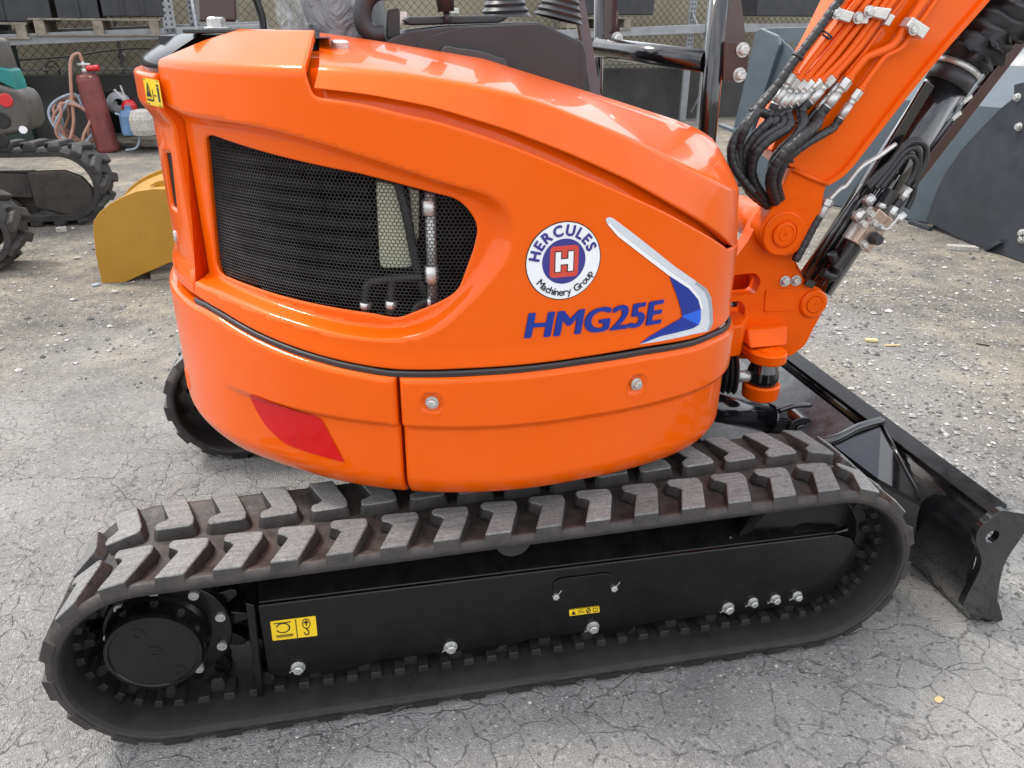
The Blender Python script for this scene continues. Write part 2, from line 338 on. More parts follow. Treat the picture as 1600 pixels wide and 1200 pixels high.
def sdist(pts, poly):
    """signed distance to a closed polygon, negative inside"""
    p = np.asarray(pts, float); A = np.asarray(poly, float); B = np.roll(A, -1, 0); best = np.full(len(p), 1e9); ins = np.zeros(len(p), bool)
    for a, b in zip(A, B):
        e = b-a; w_ = p-a; t = np.clip((w_@e)/max(e@e, 1e-12), 0, 1); d = w_-t[:, None]*e; best = np.minimum(best, (d*d).sum(1))
        c = ((a[1] <= p[:, 1]) & (b[1] > p[:, 1])) | ((b[1] <= p[:, 1]) & (a[1] > p[:, 1]))
        with np.errstate(divide='ignore', invalid='ignore'): x = a[0]+(p[:, 1]-a[1])*(e[0]/(e[1] if e[1] else 1e-12))
        ins ^= c & (p[:, 0] < x)
    d = np.sqrt(best); return np.where(ins, -d, d)
# text as flat triangles
def glyphs(txt, bold=0.0):
    cu = bpy.data.curves.new('t', 'FONT'); cu.body = txt; cu.size = 1; cu.offset = bold; cu.resolution_u = 4
    o = bpy.data.objects.new('t', cu); COL.objects.link(o); dg = bpy.context.evaluated_depsgraph_get(); e = o.evaluated_get(dg); me = e.to_mesh()
    V = np.array([v.co[:2] for v in me.vertices]); F = [tuple(p.vertices) for p in me.polygons]; e.to_mesh_clear()
    bpy.data.objects.remove(o); bpy.data.curves.remove(cu); return V, F

# ================================================================== SETTING
gb = MB(); gb.add([(-60, -60, 0), (60, -60, 0), (60, 60, 0), (-60, 60, 0)], [(0, 1, 2, 3)])
tag(gb.build('ground', GROUND), kind='structure')

# ================================================================== EXCAVATOR
EX = empty('mini_excavator', (.97, .75, 0), 'orange mini excavator with rubber tracks and black dozer blade', 'excavator')

# ---- the turning house: a drum of radius .72 m about the slew axis, with a squared front corner
AXX, AXY, RH = .97, .77, .72
_t = np.radians(np.arange(-235, 8.01, 1.0))
_p = [(AXX+(RH+.017*float(ss(45, 78, -math.degrees(t))))*math.sin(t), AXY-(RH+.017*float(ss(45, 78, -math.degrees(t))))*math.cos(t)) for t in _t]
_p += spl([_p[-1], (1.19, .076), (1.30, .107), (1.39, .147), (1.455, .197), (1.497, .255), (1.518, .32), (1.527, .42), (1.53, .6), (1.53, .9)], 10)[1:]
_P = resample(_p, .005, False)
for _k in range(6):
    _P[1:-1] = .25*_P[:-2]+.5*_P[1:-1]+.25*_P[2:]
_L = np.r_[0, np.cumsum(np.linalg.norm(np.diff(_P, axis=0), axis=1))]
_i0 = np.argmin(np.hypot(_P[:, 0]-AXX, _P[:, 1]-(AXY-RH))); _L = _L-_L[_i0]
_T = np.gradient(_P, axis=0); _T /= np.linalg.norm(_T, axis=1)[:, None]; _N = np.stack([_T[:, 1], -_T[:, 0]], 1)
S_MIN, S_END = _L[0]+.01, float(np.interp(.48, _P[_i0:, 1], _L[_i0:]))
def TH(deg): return math.radians(deg)*RH
def surf(s, z, d):
    s = np.asarray(s, float); x = np.interp(s, _L, _P[:, 0]); y = np.interp(s, _L, _P[:, 1]); nx = np.interp(s, _L, _N[:, 0]); ny = np.interp(s, _L, _N[:, 1])
    k = np.hypot(nx, ny); nx = nx/k; ny = ny/k
    return np.stack([x+nx*d, y+ny*d, np.asarray(z, float)+0*x], -1)
def sz(px, py, d=0.):
    o = _P+_N*d; a, b = o[:-1], o[1:]; r = ray(px, py); e = b-a; q = a-CAM[:2]
    det = r[0]*(-e[:, 1])+e[:, 0]*r[1]; t = (q[:, 0]*(-e[:, 1])+e[:, 0]*q[:, 1])/det; u = (r[0]*q[:, 1]-r[1]*q[:, 0])/det
    ok = (u >= 0) & (u <= 1) & (t > 0)
    if ok.any():
        i = np.where(ok)[0][np.argmin(t[ok])]; return np.array([_L[i]+u[i]*(_L[i+1]-_L[i]), CAM[2]+t[i]*r[2]])
    n = np.array([-r[1], r[0]])/np.hypot(r[0], r[1]); dd = np.abs((o-CAM[:2])@n); ok = (o-CAM[:2])@r[:2] > 0; dd[~ok] = 9
    i = np.argmin(dd); t = ((o[i]-CAM[:2])@r[:2])/(r[0]**2+r[1]**2); return np.array([_L[i], CAM[2]+t*r[2]])
def szs(pl, d=0.): return [sz(a, b, d) for a, b in pl]

def panel(name, outline, dfun, m, parent, holes=(), res=.009, re=.006, rim=.014, bend=None, label=None, feat=(), skip=None):
    """a skin on the drum: outline and holes in (arc length, height); dfun gives relief, edges are rolled over by re"""
    O = subdiv(outline, .008); H = [subdiv(h, .007) for h in holes]; loops = [O]+H
    def edge(p):
        e = -sdist(p, O)
        for h in H: e = np.minimum(e, sdist(p, h))
        return e
    def dd(p):
        d = dfun(p[:, 0], p[:, 1])
        if re > 0:
            e = np.clip(edge(p), 0, re); d = d-(re-np.sqrt(np.maximum(re*re-(re-e)**2, 0)))*.8
        return d
    def F(p):
        d = dd(p)
        if bend is not None: bd, z = bend(p[:, 0], p[:, 1]); return surf(p[:, 0], z, d+bd)
        return surf(p[:, 0], p[:, 1], d)
    lo, hi = O.min(0), O.max(0); gx = np.arange(lo[0], hi[0], res); gy = np.arange(lo[1], hi[1], res*.87)
    G = np.array([(x+(res/2 if j % 2 else 0), y) for j, y in enumerate(gy) for x in gx])
    G = G[edge(G) > max(re*1.15, .004)] if len(G) else np.zeros((0, 2))
    if skip is not None: G = G[~skip(G)]
    rings = []
    if re > 0:
        for h in loops:
            t = np.roll(h, -1, 0)-np.roll(h, 1, 0); t /= np.maximum(np.linalg.norm(t, axis=1), 1e-9)[:, None]; nn = np.stack([-t[:, 1], t[:, 0]], 1)
            for k in (.12, .35, .7, 1.0):
                for sg in (-1, 1):
                    q = h+nn*sg*re*k; e = edge(q); rings.append(q[(e > re*k*.9)])
    pts = np.vstack(loops+rings+[G]); ed = []; n = 0
    for h in loops: ed += [(n+i, n+(i+1) % len(h)) for i in range(len(h))]; n += len(h)
    for h in feat:
        ok = edge(h) > max(re*1.2, .004); n = len(pts); pts = np.vstack([pts, h]); ed += [(n+i, n+(i+1) % len(h)) for i in range(len(h)) if ok[i] and ok[(i+1) % len(h)]]
    if len(feat): 
        k0 = sum(len(h) for h in feat); e_ = edge(pts[-k0:]); mv = e_ <= max(re*1.2, .004); P2 = pts[-k0:]; P2[mv] = G[:mv.sum()]; pts[-k0:] = P2
    r = delaunay_2d_cdt([Vector(q) for q in pts], ed, [], 0, 1e-6)
    V = np.array([tuple(v) for v in r[0]]); T = np.array([f for f in r[2]])
    T = T[edge(V[T].mean(1)) > -1e-5]
    e = 1.8e-3; nrm = np.cross(F(V+[e, 0])-F(V-[e, 0]), F(V+[0, e])-F(V-[0, e])); nrm /= np.maximum(np.linalg.norm(nrm, axis=1), 1e-12)[:, None]
    X = F(V); verts = [tuple(x) for x in X]; nor = [tuple(x) for x in nrm]; a = X[T]; fn = np.cross(a[:, 1]-a[:, 0], a[:, 2]-a[:, 0]); flip = (fn*nrm[T].mean(1)).sum(1) < 0
    faces = [tuple(t[::-1]) if fl else tuple(t) for t, fl in zip(T.tolist(), flip)]
    if rim > 0:
        for li, h in enumerate(loops):
            A = F(h); t = np.roll(h, -1, 0)-np.roll(h, 1, 0); t /= np.linalg.norm(t, axis=1)[:, None]
            q = np.stack([-t[:, 1], t[:, 0]], 1); s_ = np.sign(np.mean(sdist(h+q*.002, h)))*(1 if li == 0 else -1); q = q*s_
            dn = F(h+q*1e-3)-A; dn /= np.maximum(np.linalg.norm(dn, axis=1), 1e-12)[:, None]
            d0 = dd(h)
            if bend is not None:
                bd, z = bend(h[:, 0], h[:, 1]); nA = np.cross(F(h+[e, 0])-F(h-[e, 0]), F(h+[0, e])-F(h-[0, e])); nA /= np.maximum(np.linalg.norm(nA, axis=1), 1e-12)[:, None]; B = A-nA*rim
            else: B = surf(h[:, 0], h[:, 1], d0-rim)
            k = len(verts); mm = len(h); verts += [tuple(x) for x in A]+[tuple(x) for x in B]; nor += [tuple(x) for x in dn]*2
            for i in range(mm):
                j = (i+1) % mm; f = (k+i, k+j, k+mm+j, k+mm+i)
                fa = np.cross(A[j]-A[i], B[i]-A[i]); faces.append(f if fa@dn[i] > 0 else f[::-1])
    me = bpy.data.meshes.new(name); me.from_pydata(verts, [], faces); me.polygons.foreach_set('use_smooth', [True]*len(faces)); me.materials.append(m); me.update()
    me.normals_split_custom_set_from_vertices(nor)
    o = bpy.data.objects.new(name, me); link(o, parent)
    if label: o['label'] = label
    return o
def patch(name, poly, dfun, m, parent, off=.0009, res=.012, label=None):
    return panel(name, poly, lambda s, z: dfun(s, z)+off, m, parent, res=res, re=0, rim=0, label=label)

# heights of the seam between upper covers and skirt
_seam = np.array(szs([(283, 447), (313, 470), (323, 474), (350, 490), (400, 519), (467, 547), (533, 566), (610, 580), (675, 581), (750, 578), (905, 562), (1005, 546), (1080, 533), (1112, 520), (1138, 500)]))
_seam = _seam[np.argsort(_seam[:, 0])]
def zseam(s): return np.interp(s, _seam[:, 0], _seam[:, 1])

# ---- upper side cover with the recessed grille bay
rec_out = [(230, 165), (300, 180), (400, 196), (500, 222), (600, 254), (700, 287), (765, 303), (793, 322), (806, 350), (804, 385), (775, 430), (700, 505), (655, 527), (610, 533), (540, 527), (430, 497), (333, 456), (290, 428), (200, 380)]
rec_in = [(230, 190), (333, 200), (433, 217), (517, 240), (633, 276), (717, 304), (755, 322), (768, 347), (766, 380), (742, 425), (690, 482), (650, 503), (608, 511), (540, 504), (430, 472), (345, 437), (300, 412), (210, 360)]
def relax(P, k):
    for _ in range(k): P = .25*np.roll(P, 1, 0)+.5*P+.25*np.roll(P, -1, 0)
    return P
RO = relax(resample(spl(szs(rec_out), 6, True), .006), 14); RI = relax(resample(spl(szs(rec_in, -.03), 6, True), .006), 14)
RMS = [relax(np.array([a*(1-t)+t*RI[np.argmin(((RI-a)**2).sum(1))] for a in RO]), 6) for t in (.2, .4, .6, .8)]
def cover_d(s, z):
    p = np.stack([np.asarray(s), np.asarray(z)], 1); a = sdist(p, RI); b = sdist(p, RO); t = np.clip(a/np.maximum(a-b, 1e-6), 0, 1); t = np.where(b > 0, 1, np.where(a < 0, 0, t))
    d = -.034*(1-(.55*t+.45*t*t*(3-2*t)))
    # soft swelling where the cover meets the skirt, flat tank cheek ahead of the bay
    zz = zseam(p[:, 0]); d = d+.004*ss(.05, 0, p[:, 1]-zz)
    return d
ridge = np.array(szs([(268, 96), (300, 99), (380, 104), (473, 111)])); ZR = float(ridge[:, 1].mean())
def cap_bend(s, v):
    """above the ridge the cap leans back at 28 degrees, with a 9 mm fillet"""
    h = v-ZR; a = math.radians(30); r = .012; t = np.clip(h, 0, None)
    sm = np.where(h > r, 1, np.where(h > -r, (h+r)/(2*r), 0)); soft = np.where(h < -r, 0, np.where(h > r, t, (h+r)**2/(4*r)))
    return -soft*math.cos(a), np.where(h < -r, v, v-soft+soft*math.sin(a))
s_gap = sz(478, 118)[0]
cover_bot = szs([(323, 471), (350, 487), (400, 516), (467, 544), (533, 563), (610, 576), (675, 577.5), (750, 574.5), (905, 558.5), (1005, 542), (1080, 529.5), (1112, 517), (1136, 498)])
cover_top = szs([(500, 153), (567, 163), (633, 179), (700, 195), (809, 231), (919, 277), (1027, 325), (1080, 353), (1138, 389)])
ctop_s = np.array([q[0] for q in cover_top]); ctop_z = np.array([q[1] for q in cover_top])
s_left = sz(318, 440, -.02)[0]
outl = [(s_left, cover_bot[0][1]+.004)]+[tuple(q) for q in spl(cover_bot[1:], 5)]+[(S_END, cover_bot[-1][1])]
outl += [(S_END, ctop_z[-1]-.02)]+[tuple(q) for q in spl(cover_top[::-1], 5)]
outl += [tuple(q) for q in spl([cover_top[0], (s_gap+.009, cover_top[0][1]+.006), (s_gap+.001, cover_top[0][1]+.026), (s_gap-.004, ZR), (s_gap-.024, ZR+.06), (s_gap-.046, ZR+.115)], 6)[1:]]
outl += [(TH(-50), ZR+.115), (TH(-56), ZR+.075), (s_left-.004, ZR+.008), (s_left-.004, ZR-.02)]
win = rounded([(319, 209), (590, 279), (722, 313), (748, 352), (742, 385), (716, 456), (684, 474), (622, 498), (597, 494), (346, 431), (337, 416)], [14, 30, 30, 30, 30, 26, 30, 30, 30, 12, 12])
WIN = szs(win, -.034)
cov = panel('side_cover', rounded(outl, .004, 3), cover_d, ORANGE, EX, holes=[WIN], res=.0075, re=.005, rim=.02, bend=cap_bend, feat=[RO, RI]+RMS, skip=lambda p: (sdist(p, RI) > -.003) & (sdist(p, RO) < .003))

# grille of hexagon wire in the bay window
g = MB(); cx, cz = .0086, .0066; WP = np.array(WIN); lo, hi = WP.min(0), WP.max(0); seg = []
for j in range(int((hi[1]-lo[1])/cz)+2):
    for i in range(int((hi[0]-lo[0])/cx)+2):
        x = lo[0]+(i+(.5 if j % 2 else 0))*cx; z = lo[1]+j*cz
        a = (x, z+cz*.36); b = (x+cx/2, z+cz*.64); c = (x-cx/2, z+cz*.64); d0 = (x, z-cz*.36)
        seg += [(a, b), (a, c), (d0, a)]
SA = np.array([q[0] for q in seg]); SB = np.array([q[1] for q in seg]); keep = sdist((SA+SB)/2, WP) < .001
for a, b in zip(SA[keep], SB[keep]):
    A, B = surf([a[0], b[0]], [a[1], b[1]], -.046); t = Vector(B-A).normalized(); nn = Vector((A[0]-AXX, A[1]-AXY, 0)).normalized(); q = t.cross(nn)*.00075; nn = nn*.0009
    A, B = Vector(A), Vector(B); g.add([A+q, A+nn, A-q, B+q, B+nn, B-q], [(0, 3, 4, 1), (1, 4, 5, 2)], False)
g.build('grille_mesh', MESHM, EX, kind='stuff', recalc=False)
# what shows behind the grille
bay = MB(); ts = np.linspace(lo[0]-.06, hi[0]+.06, 24)
bay.sheet([[tuple(p) for p in surf(ts, np.full(24, z), -.15)] for z in (lo[1]-.06, hi[1]+.08)])
bay.sheet([[tuple(p) for p in surf(ts, np.full(24, lo[1]-.04), d)] for d in (-.15, -.03)]); bay.sheet([[tuple(p) for p in surf(ts, np.full(24, hi[1]+.05), d)] for d in (-.15, -.03)])
bay.build('engine_bay_liner', LOUVER, EX)
for k in range(9):
    z0 = lo[1]+.02+k*.034; lv = MB(); s1 = sz(600, 300, -.06)[0]
    t2 = np.linspace(lo[0]-.05, sz(578, 350, -.06)[0], 16)
    lv.sheet([[tuple(p) for p in surf(t2, np.full(16, z0+dz)-.00*(t2), d)] for dz, d in ((0, -.070), (.010, -.062), (.020, -.076), (.030, -.11))])
    lv.build('radiator_louver', LOUVER, EX)
tk = MB()
def bayp(px, py, d): q = sz(px, py, d); return Vector(surf(q[0], q[1], d))
tk.prism(rounded([bayp(588, 283, -.07), bayp(630, 292, -.07), bayp(634, 330, -.07), bayp(646, 418, -.07), bayp(594, 420, -.07)], .012, 3), (0, .06, 0))
tk.build('coolant_tank', TANK, EX, bevel=.006)
tk2 = MB(); tk2.prism([bayp(638, 292, -.075), bayp(656, 298, -.075), bayp(655, 372, -.075), bayp(648, 380, -.075)], (0, .05, 0)); tk2.build('overflow_bottle', TANK, EX, bevel=.005)
hb = MB(); hb.tube(spl([bayp(622, 285, -.062), bayp(636, 340, -.058), bayp(652, 420, -.06), bayp(668, 470, -.07)], 8), .009); hb.build('engine_hose', HOSE, EX)
pp = MB(); pp.cyl(bayp(672, 300, -.06), bayp(676, 470, -.06), .010, n=16); pp.cyl(bayp(670, 312, -.055), bayp(671, 335, -.055), .013, n=16); pp.cyl(bayp(674, 415, -.055), bayp(675, 440, -.055), .013, n=16); pp.build('fuel_filter_pipe', STEEL, EX)
for pl in ([(660, 432), (610, 436), (578, 442), (572, 460), (571, 490)], [(614, 436), (612, 455), (610, 492)], [(645, 500), (650, 482), (662, 472), (680, 470)]):
    hb = MB(); pts = spl([bayp(x, y, -.055) for x, y in pl], 8); hb.tube(pts, .0085); 
    k = len(pts)-4; hb.cyl(pts[k], pts[k-2], .0115, n=14, mi=1); hb.build('coolant_hose', [HOSE, STEEL], EX)

# ---- skirt: counterweight and lower side panel
ZST = .672
BOLT_SZ = [sz(675, 629, .012), sz(994, 600, .012)]
s_cr0, s_cr1 = sz(345, 580)[0], sz(450, 620)[0]
def skirt_d(s, z):
    s = np.asarray(s); z = np.asarray(z)
    k = ss(s_cr0, s_cr1, s); d = .002+.013*(1-k*(1-ss(ZST-.007, ZST+.007, z)))
    d = d-.032*np.clip((.555-z)/.06, 0, 1)**2
    for b in BOLT_SZ:
        r = np.hypot(s-b[0], z-b[1]); d = d-.005*ss(.024, .016, r)+.0015*np.exp(-((r-.026)/.004)**2)
    return d
s_split = .5*(sz(623, 600, .014)[0]+sz(630, 760, .0)[0])
ZB = .497
tt = np.linspace(s_split-.0035, S_MIN, 90)
ol = [(t, zseam(t)-.010) for t in tt]+[(S_MIN, ZB), (s_split-.0035, ZB)]
cw = panel('counterweight', ol, skirt_d, ORANGE, EX, res=.012, re=.012, rim=.03)
tt = np.linspace(S_END, s_split+.0035, 70)
ol = [(t, zseam(t)-.010) for t in tt]+[(s_split+.0035, ZB), (S_END, ZB)]
lp = panel('lower_side_panel', ol, skirt_d, ORANGE, EX, res=.0085, re=.012, rim=.03)
for b in BOLT_SZ:
    m_ = MB(); c = surf(b[0], b[1], skirt_d(np.array([b[0]]), np.array([b[1]]))[0]); nx = Vector((c[0]-AXX, c[1]-AXY, 0)).normalized()
    m_.bolt(c, nx, .0095, .010); m_.build('panel_bolt', STEEL, lp)
rf = rounded([(583, 650), (604, 638), (880, 742), (912, 775), (1015, 968), (745, 888), (655, 805), (605, 715)], [10, 14, 30, 14, 6, 30, 40, 30])
patch('rear_reflector', szs([(200+x/3, 400+y/3) for x, y in rf], .004), skirt_d, REFLECT, cw, off=.0015, label='red reflector panel')
# tie-down eye pressed into the tail of the counterweight
te = MB(); c = sz(303, 590, .0); A = Vector(surf(c[0], c[1], .008)); nn = Vector((A.x-AXX, A.y-AXY, 0)).normalized()
te.lathe(A, nn, [(.034, -.004), (.034, .006), (.026, .009), (.020, .006), (.018, -.004)], 28); te.build('tie_down_boss', ORANGE, cw)
tt = np.linspace(TH(-125), S_END, 200); sb_ = MB(); sb_.sheet([[tuple(p) for p in surf(tt, zseam(tt)+dz, -.022)] for dz in (-.04, .04)]); sb_.build('seam_backing', LOUVER, EX, recalc=False)
# rubber strip along the seam
tt = np.linspace(s_left-.004, S_END-.02, 160); zz = zseam(tt)-.0035
st = MB(); st.tube([tuple(p) for p in surf(tt, zz+.0015, .002)], .0048, 8); st.tube([tuple(p) for p in surf(tt, zz-.0045, .0015)], .0032, 8); st.build('seam_rubber_strip', PLASTIC, EX)

# ---- tail cover behind the engine door
s_r1 = TH(-128); s_r0 = s_left-.005
z_bx = sz(268, 166)[1]; z_top = sz(268, 118)[1]
slot = rounded(szs([(257, 240), (268, 244), (276, 332), (266, 322)], -.026), .006, 3)
_a, _b, _c, _d = sz(259, 262, -.012), sz(270, 262, -.012), sz(276, 330, -.012), sz(267, 322, -.012)
slot = rounded([(_d[0], _d[1]), (_c[0], _c[1]), (_b[0], _b[1]+.03), (_a[0], _a[1]+.03)], .006, 3)
def tail_d(s, z):
    d = -.012+.022*ss(z_bx-.045, z_bx, z); return d+.012*ss(zseam(s)+.075, zseam(s)+.03, z)
tt = np.linspace(s_r0, s_r1, 50)
tl = panel('tail_cover', [(t, zseam(t)+.004) for t in tt]+[(s_r1, z_top), (s_r0, z_top)], tail_d, ORANGE, EX, holes=[slot], res=.012, re=.008, rim=.03)
q = MB(); tt = np.linspace(_d[0]-.03, _b[0]+.03, 8); q.sheet([[tuple(p) for p in surf(tt, np.full(8, z), -.020)] for z in (_d[1]-.03, _a[1]+.06)]); q.build('slot_backing', LOUVER, tl, recalc=False)
q = MB(); _l = sz(273, 369, -.010); c = surf(_l[0], _l[1], -.014); nn = Vector((c[0]-AXX, c[1]-AXY, 0)).normalized(); q.lathe(c, nn, [(.0, .006), (.010, .006), (.0135, .003), (.0135, -.01)], 20); q.build('door_lock', STEEL, tl)
# warning sticker on the tail box
def sticker(name, c4, dfun, parent, marks, off=.001):
    """c4: corners bl, br, tr, tl in (s, z); marks: polygons in unit coordinates"""
    bl, br, tr, tl_ = [np.array(c) for c in c4]
    f = lambda u, v: (1-u)*(1-v)*bl+u*(1-v)*br+u*v*tr+(1-u)*v*tl_
    o = patch(name, [f(u, v) for u, v in rounded([(0, 0), (1, 0), (1, 1), (0, 1)], .04, 2)], dfun, YELLOW, parent, off, .02)
    mb = MB()
    for pl in marks:
        P = np.array([f(u, v) for u, v in pl]); X = surf(P[:, 0], P[:, 1], dfun(P[:, 0], P[:, 1])+off+.0006); mb.add(X, [tuple(range(len(X)))])
    mb.build('sticker_marks', INK, o, recalc=False); return o
def ring2(cx_, cy_, r, w_, asp=1., a0=0, a1=360, n=20):
    A = [math.radians(a0+(a1-a0)*i/n) for i in range(n+1)]
    return [[(cx_+r_*math.cos(t)*asp, cy_+r_*math.sin(t)) for r_, t in ((r, A[i]), (r, A[i+1]), (r-w_, A[i+1]), (r-w_, A[i]))] for i in range(n)]
def rect(a, b, c, d): return [(a, b), (c, b), (c, d), (a, d)]
s0, s1 = sz(228, 145, .01)[0], sz(252, 145, .01)[0]; zt_, zb_ = sz(240, 124, .01)[1], sz(240, 165, .01)[1]
sticker('warning_sticker', [(s0, zb_), (s1, zb_), (s1, zt_), (s0, zt_)], tail_d, tl,
        [rect(.04, .03, .96, .06), rect(.04, .94, .96, .97), [(.08, .3), (.26, .85), (.30, .85), (.44, .3), (.38, .3), (.28, .70), (.16, .3)], rect(.08, .16, .5, .24), [(.14, .32), (.4, .32), (.27, .55)], rect(.52, .2, .56, .62), rect(.62, .38, .76, .42), [(.60, .40), (.66, .34), (.66, .46)], rect(.82, .18, .92, .72), [(.82, .74), (.92, .74), (.92, .84), (.82, .84)]])
# smoked lamp lens round the rear of the cap
tt = np.linspace(TH(-62), TH(-126), 40)
lm = MB(); prof = [(-.03, z_top-.012), (-.012, z_top-.006), (-.008, z_top+.016), (-.014, z_top+.026), (-.052, z_top+.048), (-.088, z_top+.067), (-.098, z_top+.070), (-.13, z_top+.071)]
lm.sheet([[tuple(p) for p in surf(tt, np.full(40, z), d)] for d, z in prof]); lm.build('rear_lamp_lens', LENS, EX, recalc=False)
ZTOP = z_top+.068
dk = MB(); A = [surf(t, ZTOP, -.115) for t in np.linspace(TH(-150), s_gap-.012, 40)]
dk.add([tuple(p) for p in A]+[(s_, .95, ZTOP) for s_ in (.62, .45)], [tuple(range(len(A)+2))]); dk.build('rear_deck_plate', BLACK, EX, recalc=False)

# ---- hinged hood over tank and valves
LB = np.array(szs([(497, 138), (573, 147), (667, 165), (700, 174), (794, 203), (887, 239), (981, 281), (1045, 317), (1105, 352), (1143, 386)], -.004))
RG = np.array(szs([(497, 103), (533, 105), (633, 115), (733, 131), (800, 145), (856, 162), (934, 194), (1012, 228), (1090, 270), (1140, 294)], -.018))
stn = np.linspace(s_gap+.012, S_END, 110)
def rail(A, s): 
    A = A[np.argsort(A[:, 0])]; e = (A[-1, 1]-A[-3, 1])/(A[-1, 0]-A[-3, 0])
    return np.where(s > A[-1, 0], A[-1, 1]+e*.35*np.minimum(s-A[-1, 0], .12), np.interp(s, A[:, 0], A[:, 1]))
def smooth1(a, k=5):
    for _ in range(k): a = np.r_[a[0], .25*a[:-2]+.5*a[1:-1]+.25*a[2:], a[-1]]
    return a
zb, zr = smooth1(rail(LB, stn)), smooth1(rail(RG, stn), 8)
insB = -.026+.013*ss(sz(1040, 250)[0], sz(1138, 300)[0], stn); Bp = surf(stn, zr, insB); Ap = surf(stn, zb, -.002)
zcx = np.array([(.55, 1.383), (.61, 1.379), (.76, 1.359), (.965, 1.327), (1.156, 1.272), (1.30, 1.230), (1.40, 1.200), (1.46, 1.178), (1.50, 1.155), (1.53, 1.12)])
rows = []
for k in range(len(stn)):
    A, B = Vector(Ap[k]), Vector(Bp[k]); xc = min(B.x, 1.495); C = Vector((xc, max(.44, B.y+.03), float(np.interp(xc, zcx[:, 0], zcx[:, 1]))))
    if B.y > .3: C.z -= .35*(B.y-.3)
    M = (B+C)/2+Vector((0, 0, .012)); D = C+Vector((0, .05, -.05)); n_ = Vector((A.x-AXX, A.y-AXY, 0)).normalized()
    u1 = B+(A-B).normalized()*.011; u2 = B+(M-B).normalized()*.014
    fil = [(1-t)**2*u1+2*t*(1-t)*B+t*t*u2 for t in (0, .2, .4, .6, .8, 1)]
    top = [(1-t)**2*u2+2*t*(1-t)*M+t*t*C for t in (.2, .4, .6, .8, 1)]
    rows.append([A-n_*.02+Vector((0, 0, .001)), A-n_*.004-Vector((0, 0, .0005)), A, A+(B-A)*.06, A+(B-A)*.5]+fil+top+[C+Vector((0, .03, -.008)), D, D+Vector((0, .01, -.25))])
hd = MB(); hd.sheet(rows); hd.add([tuple(p) for p in rows[0]], [tuple(range(len(rows[0])))])
hood = hd.build('hood', ORANGE, EX)
# gutter between hood and side cover, and the slot floor behind the cap
tt = np.linspace(s_gap-.01, S_END, 100); za = np.interp(tt, ctop_s, ctop_z); zl = np.interp(tt, stn, zb)
gt = MB(); gt.sheet([[tuple(p) for p in surf(tt, z, d)] for z, d in ((za-.02, -.014), (za-.004, -.022), (zl+.004, -.030), (zl+.03, -.032))]); gt.build('gutter', ORANGE, EX, recalc=False)
gs = MB(); tt = np.linspace(s_gap-.035, s_gap+.05, 8)
gs.sheet([[tuple(p) for p in surf(tt-e, np.full(8, z), d)] for z, d, e in ((ZR-.06, -.034, 0), (ZR-.03, -.036, 0), (ZR-.008, -.050, .004), (ZR+.022, -.11, .03), (ZR+.030, -.22, .08))], sm=False); gs.build('slot_floor', ORANGE, EX, recalc=False)
lk = MB(); lk.lathe((.675, .285, 1.3605), (.02, -.10, 1), [(0, .004), (.013, .004), (.016, .002), (.016, -.01)], 24)
lk.build('hood_lock', STEEL, hood)
# inner core, floor and operator-side wall
co = MB(); co.lathe((.93, .77, 0), (0, 0, 1), [(.02, .515), (.60, .515), (.60, .53), (.50, .60), (.50, .97), (.02, .97)], 48); co.cyl((.97, .75, .44), (.97, .75, .53), .36, n=40)
co.build('house_floor', BLACK, EX)
iw = MB(); iw.box((.62, .50, .7), (1.46, .52, 1.05)); iw.box((.30, .62, .9), (.62, 1.2, ZTOP-.004)); iw.build('inner_bulkhead', PLASTIC, EX)

# ---- printed marks on the side cover
flat = lambda s, z: 0*np.asarray(s)
zero = cover_d
lc = sz(881, 408); lr = .5*(sz(939, 408)[0]-sz(822, 408)[0]); lh = .5*(sz(881, 347)[1]-sz(881, 469)[1])
def disc(name, r, m, off, parent): return patch(name, [(lc[0]+math.cos(t)*lr*r, lc[1]+math.sin(t)*lh*r) for t in np.linspace(0, 2*math.pi, 60, endpoint=False)], zero, m, parent, off, .012)
logo = disc('round_logo', 1.0, INK, .0008, cov); disc('logo_disc', .975, WHITE, .0014, logo); disc('logo_disc', .575, NAVY, .0020, logo)
def logo_poly(name, pl, m, off): return patch(name, [(lc[0]+x*lr, lc[1]+y*lh) for x, y in pl], zero, m, logo, off, .012)
logo_poly('logo_square', rounded([(-.38, -.40), (.38, -.40), (.38, .40), (-.38, .40)], .12, 4), LRED, .0026)
def Hpoly(w_, h_, t, b): return [(-w_, -h_), (-w_+t, -h_), (-w_+t, -b), (w_-t, -b), (w_-t, -h_), (w_, -h_), (w_, h_), (w_-t, h_), (w_-t, b), (-w_+t, b), (-w_+t, h_), (-w_, h_)]
logo_poly('logo_letter', Hpoly(.26, .275, .185, .09), INK, .0030); logo_poly('logo_letter', Hpoly(.235, .25, .135, .065), WHITE, .0035)
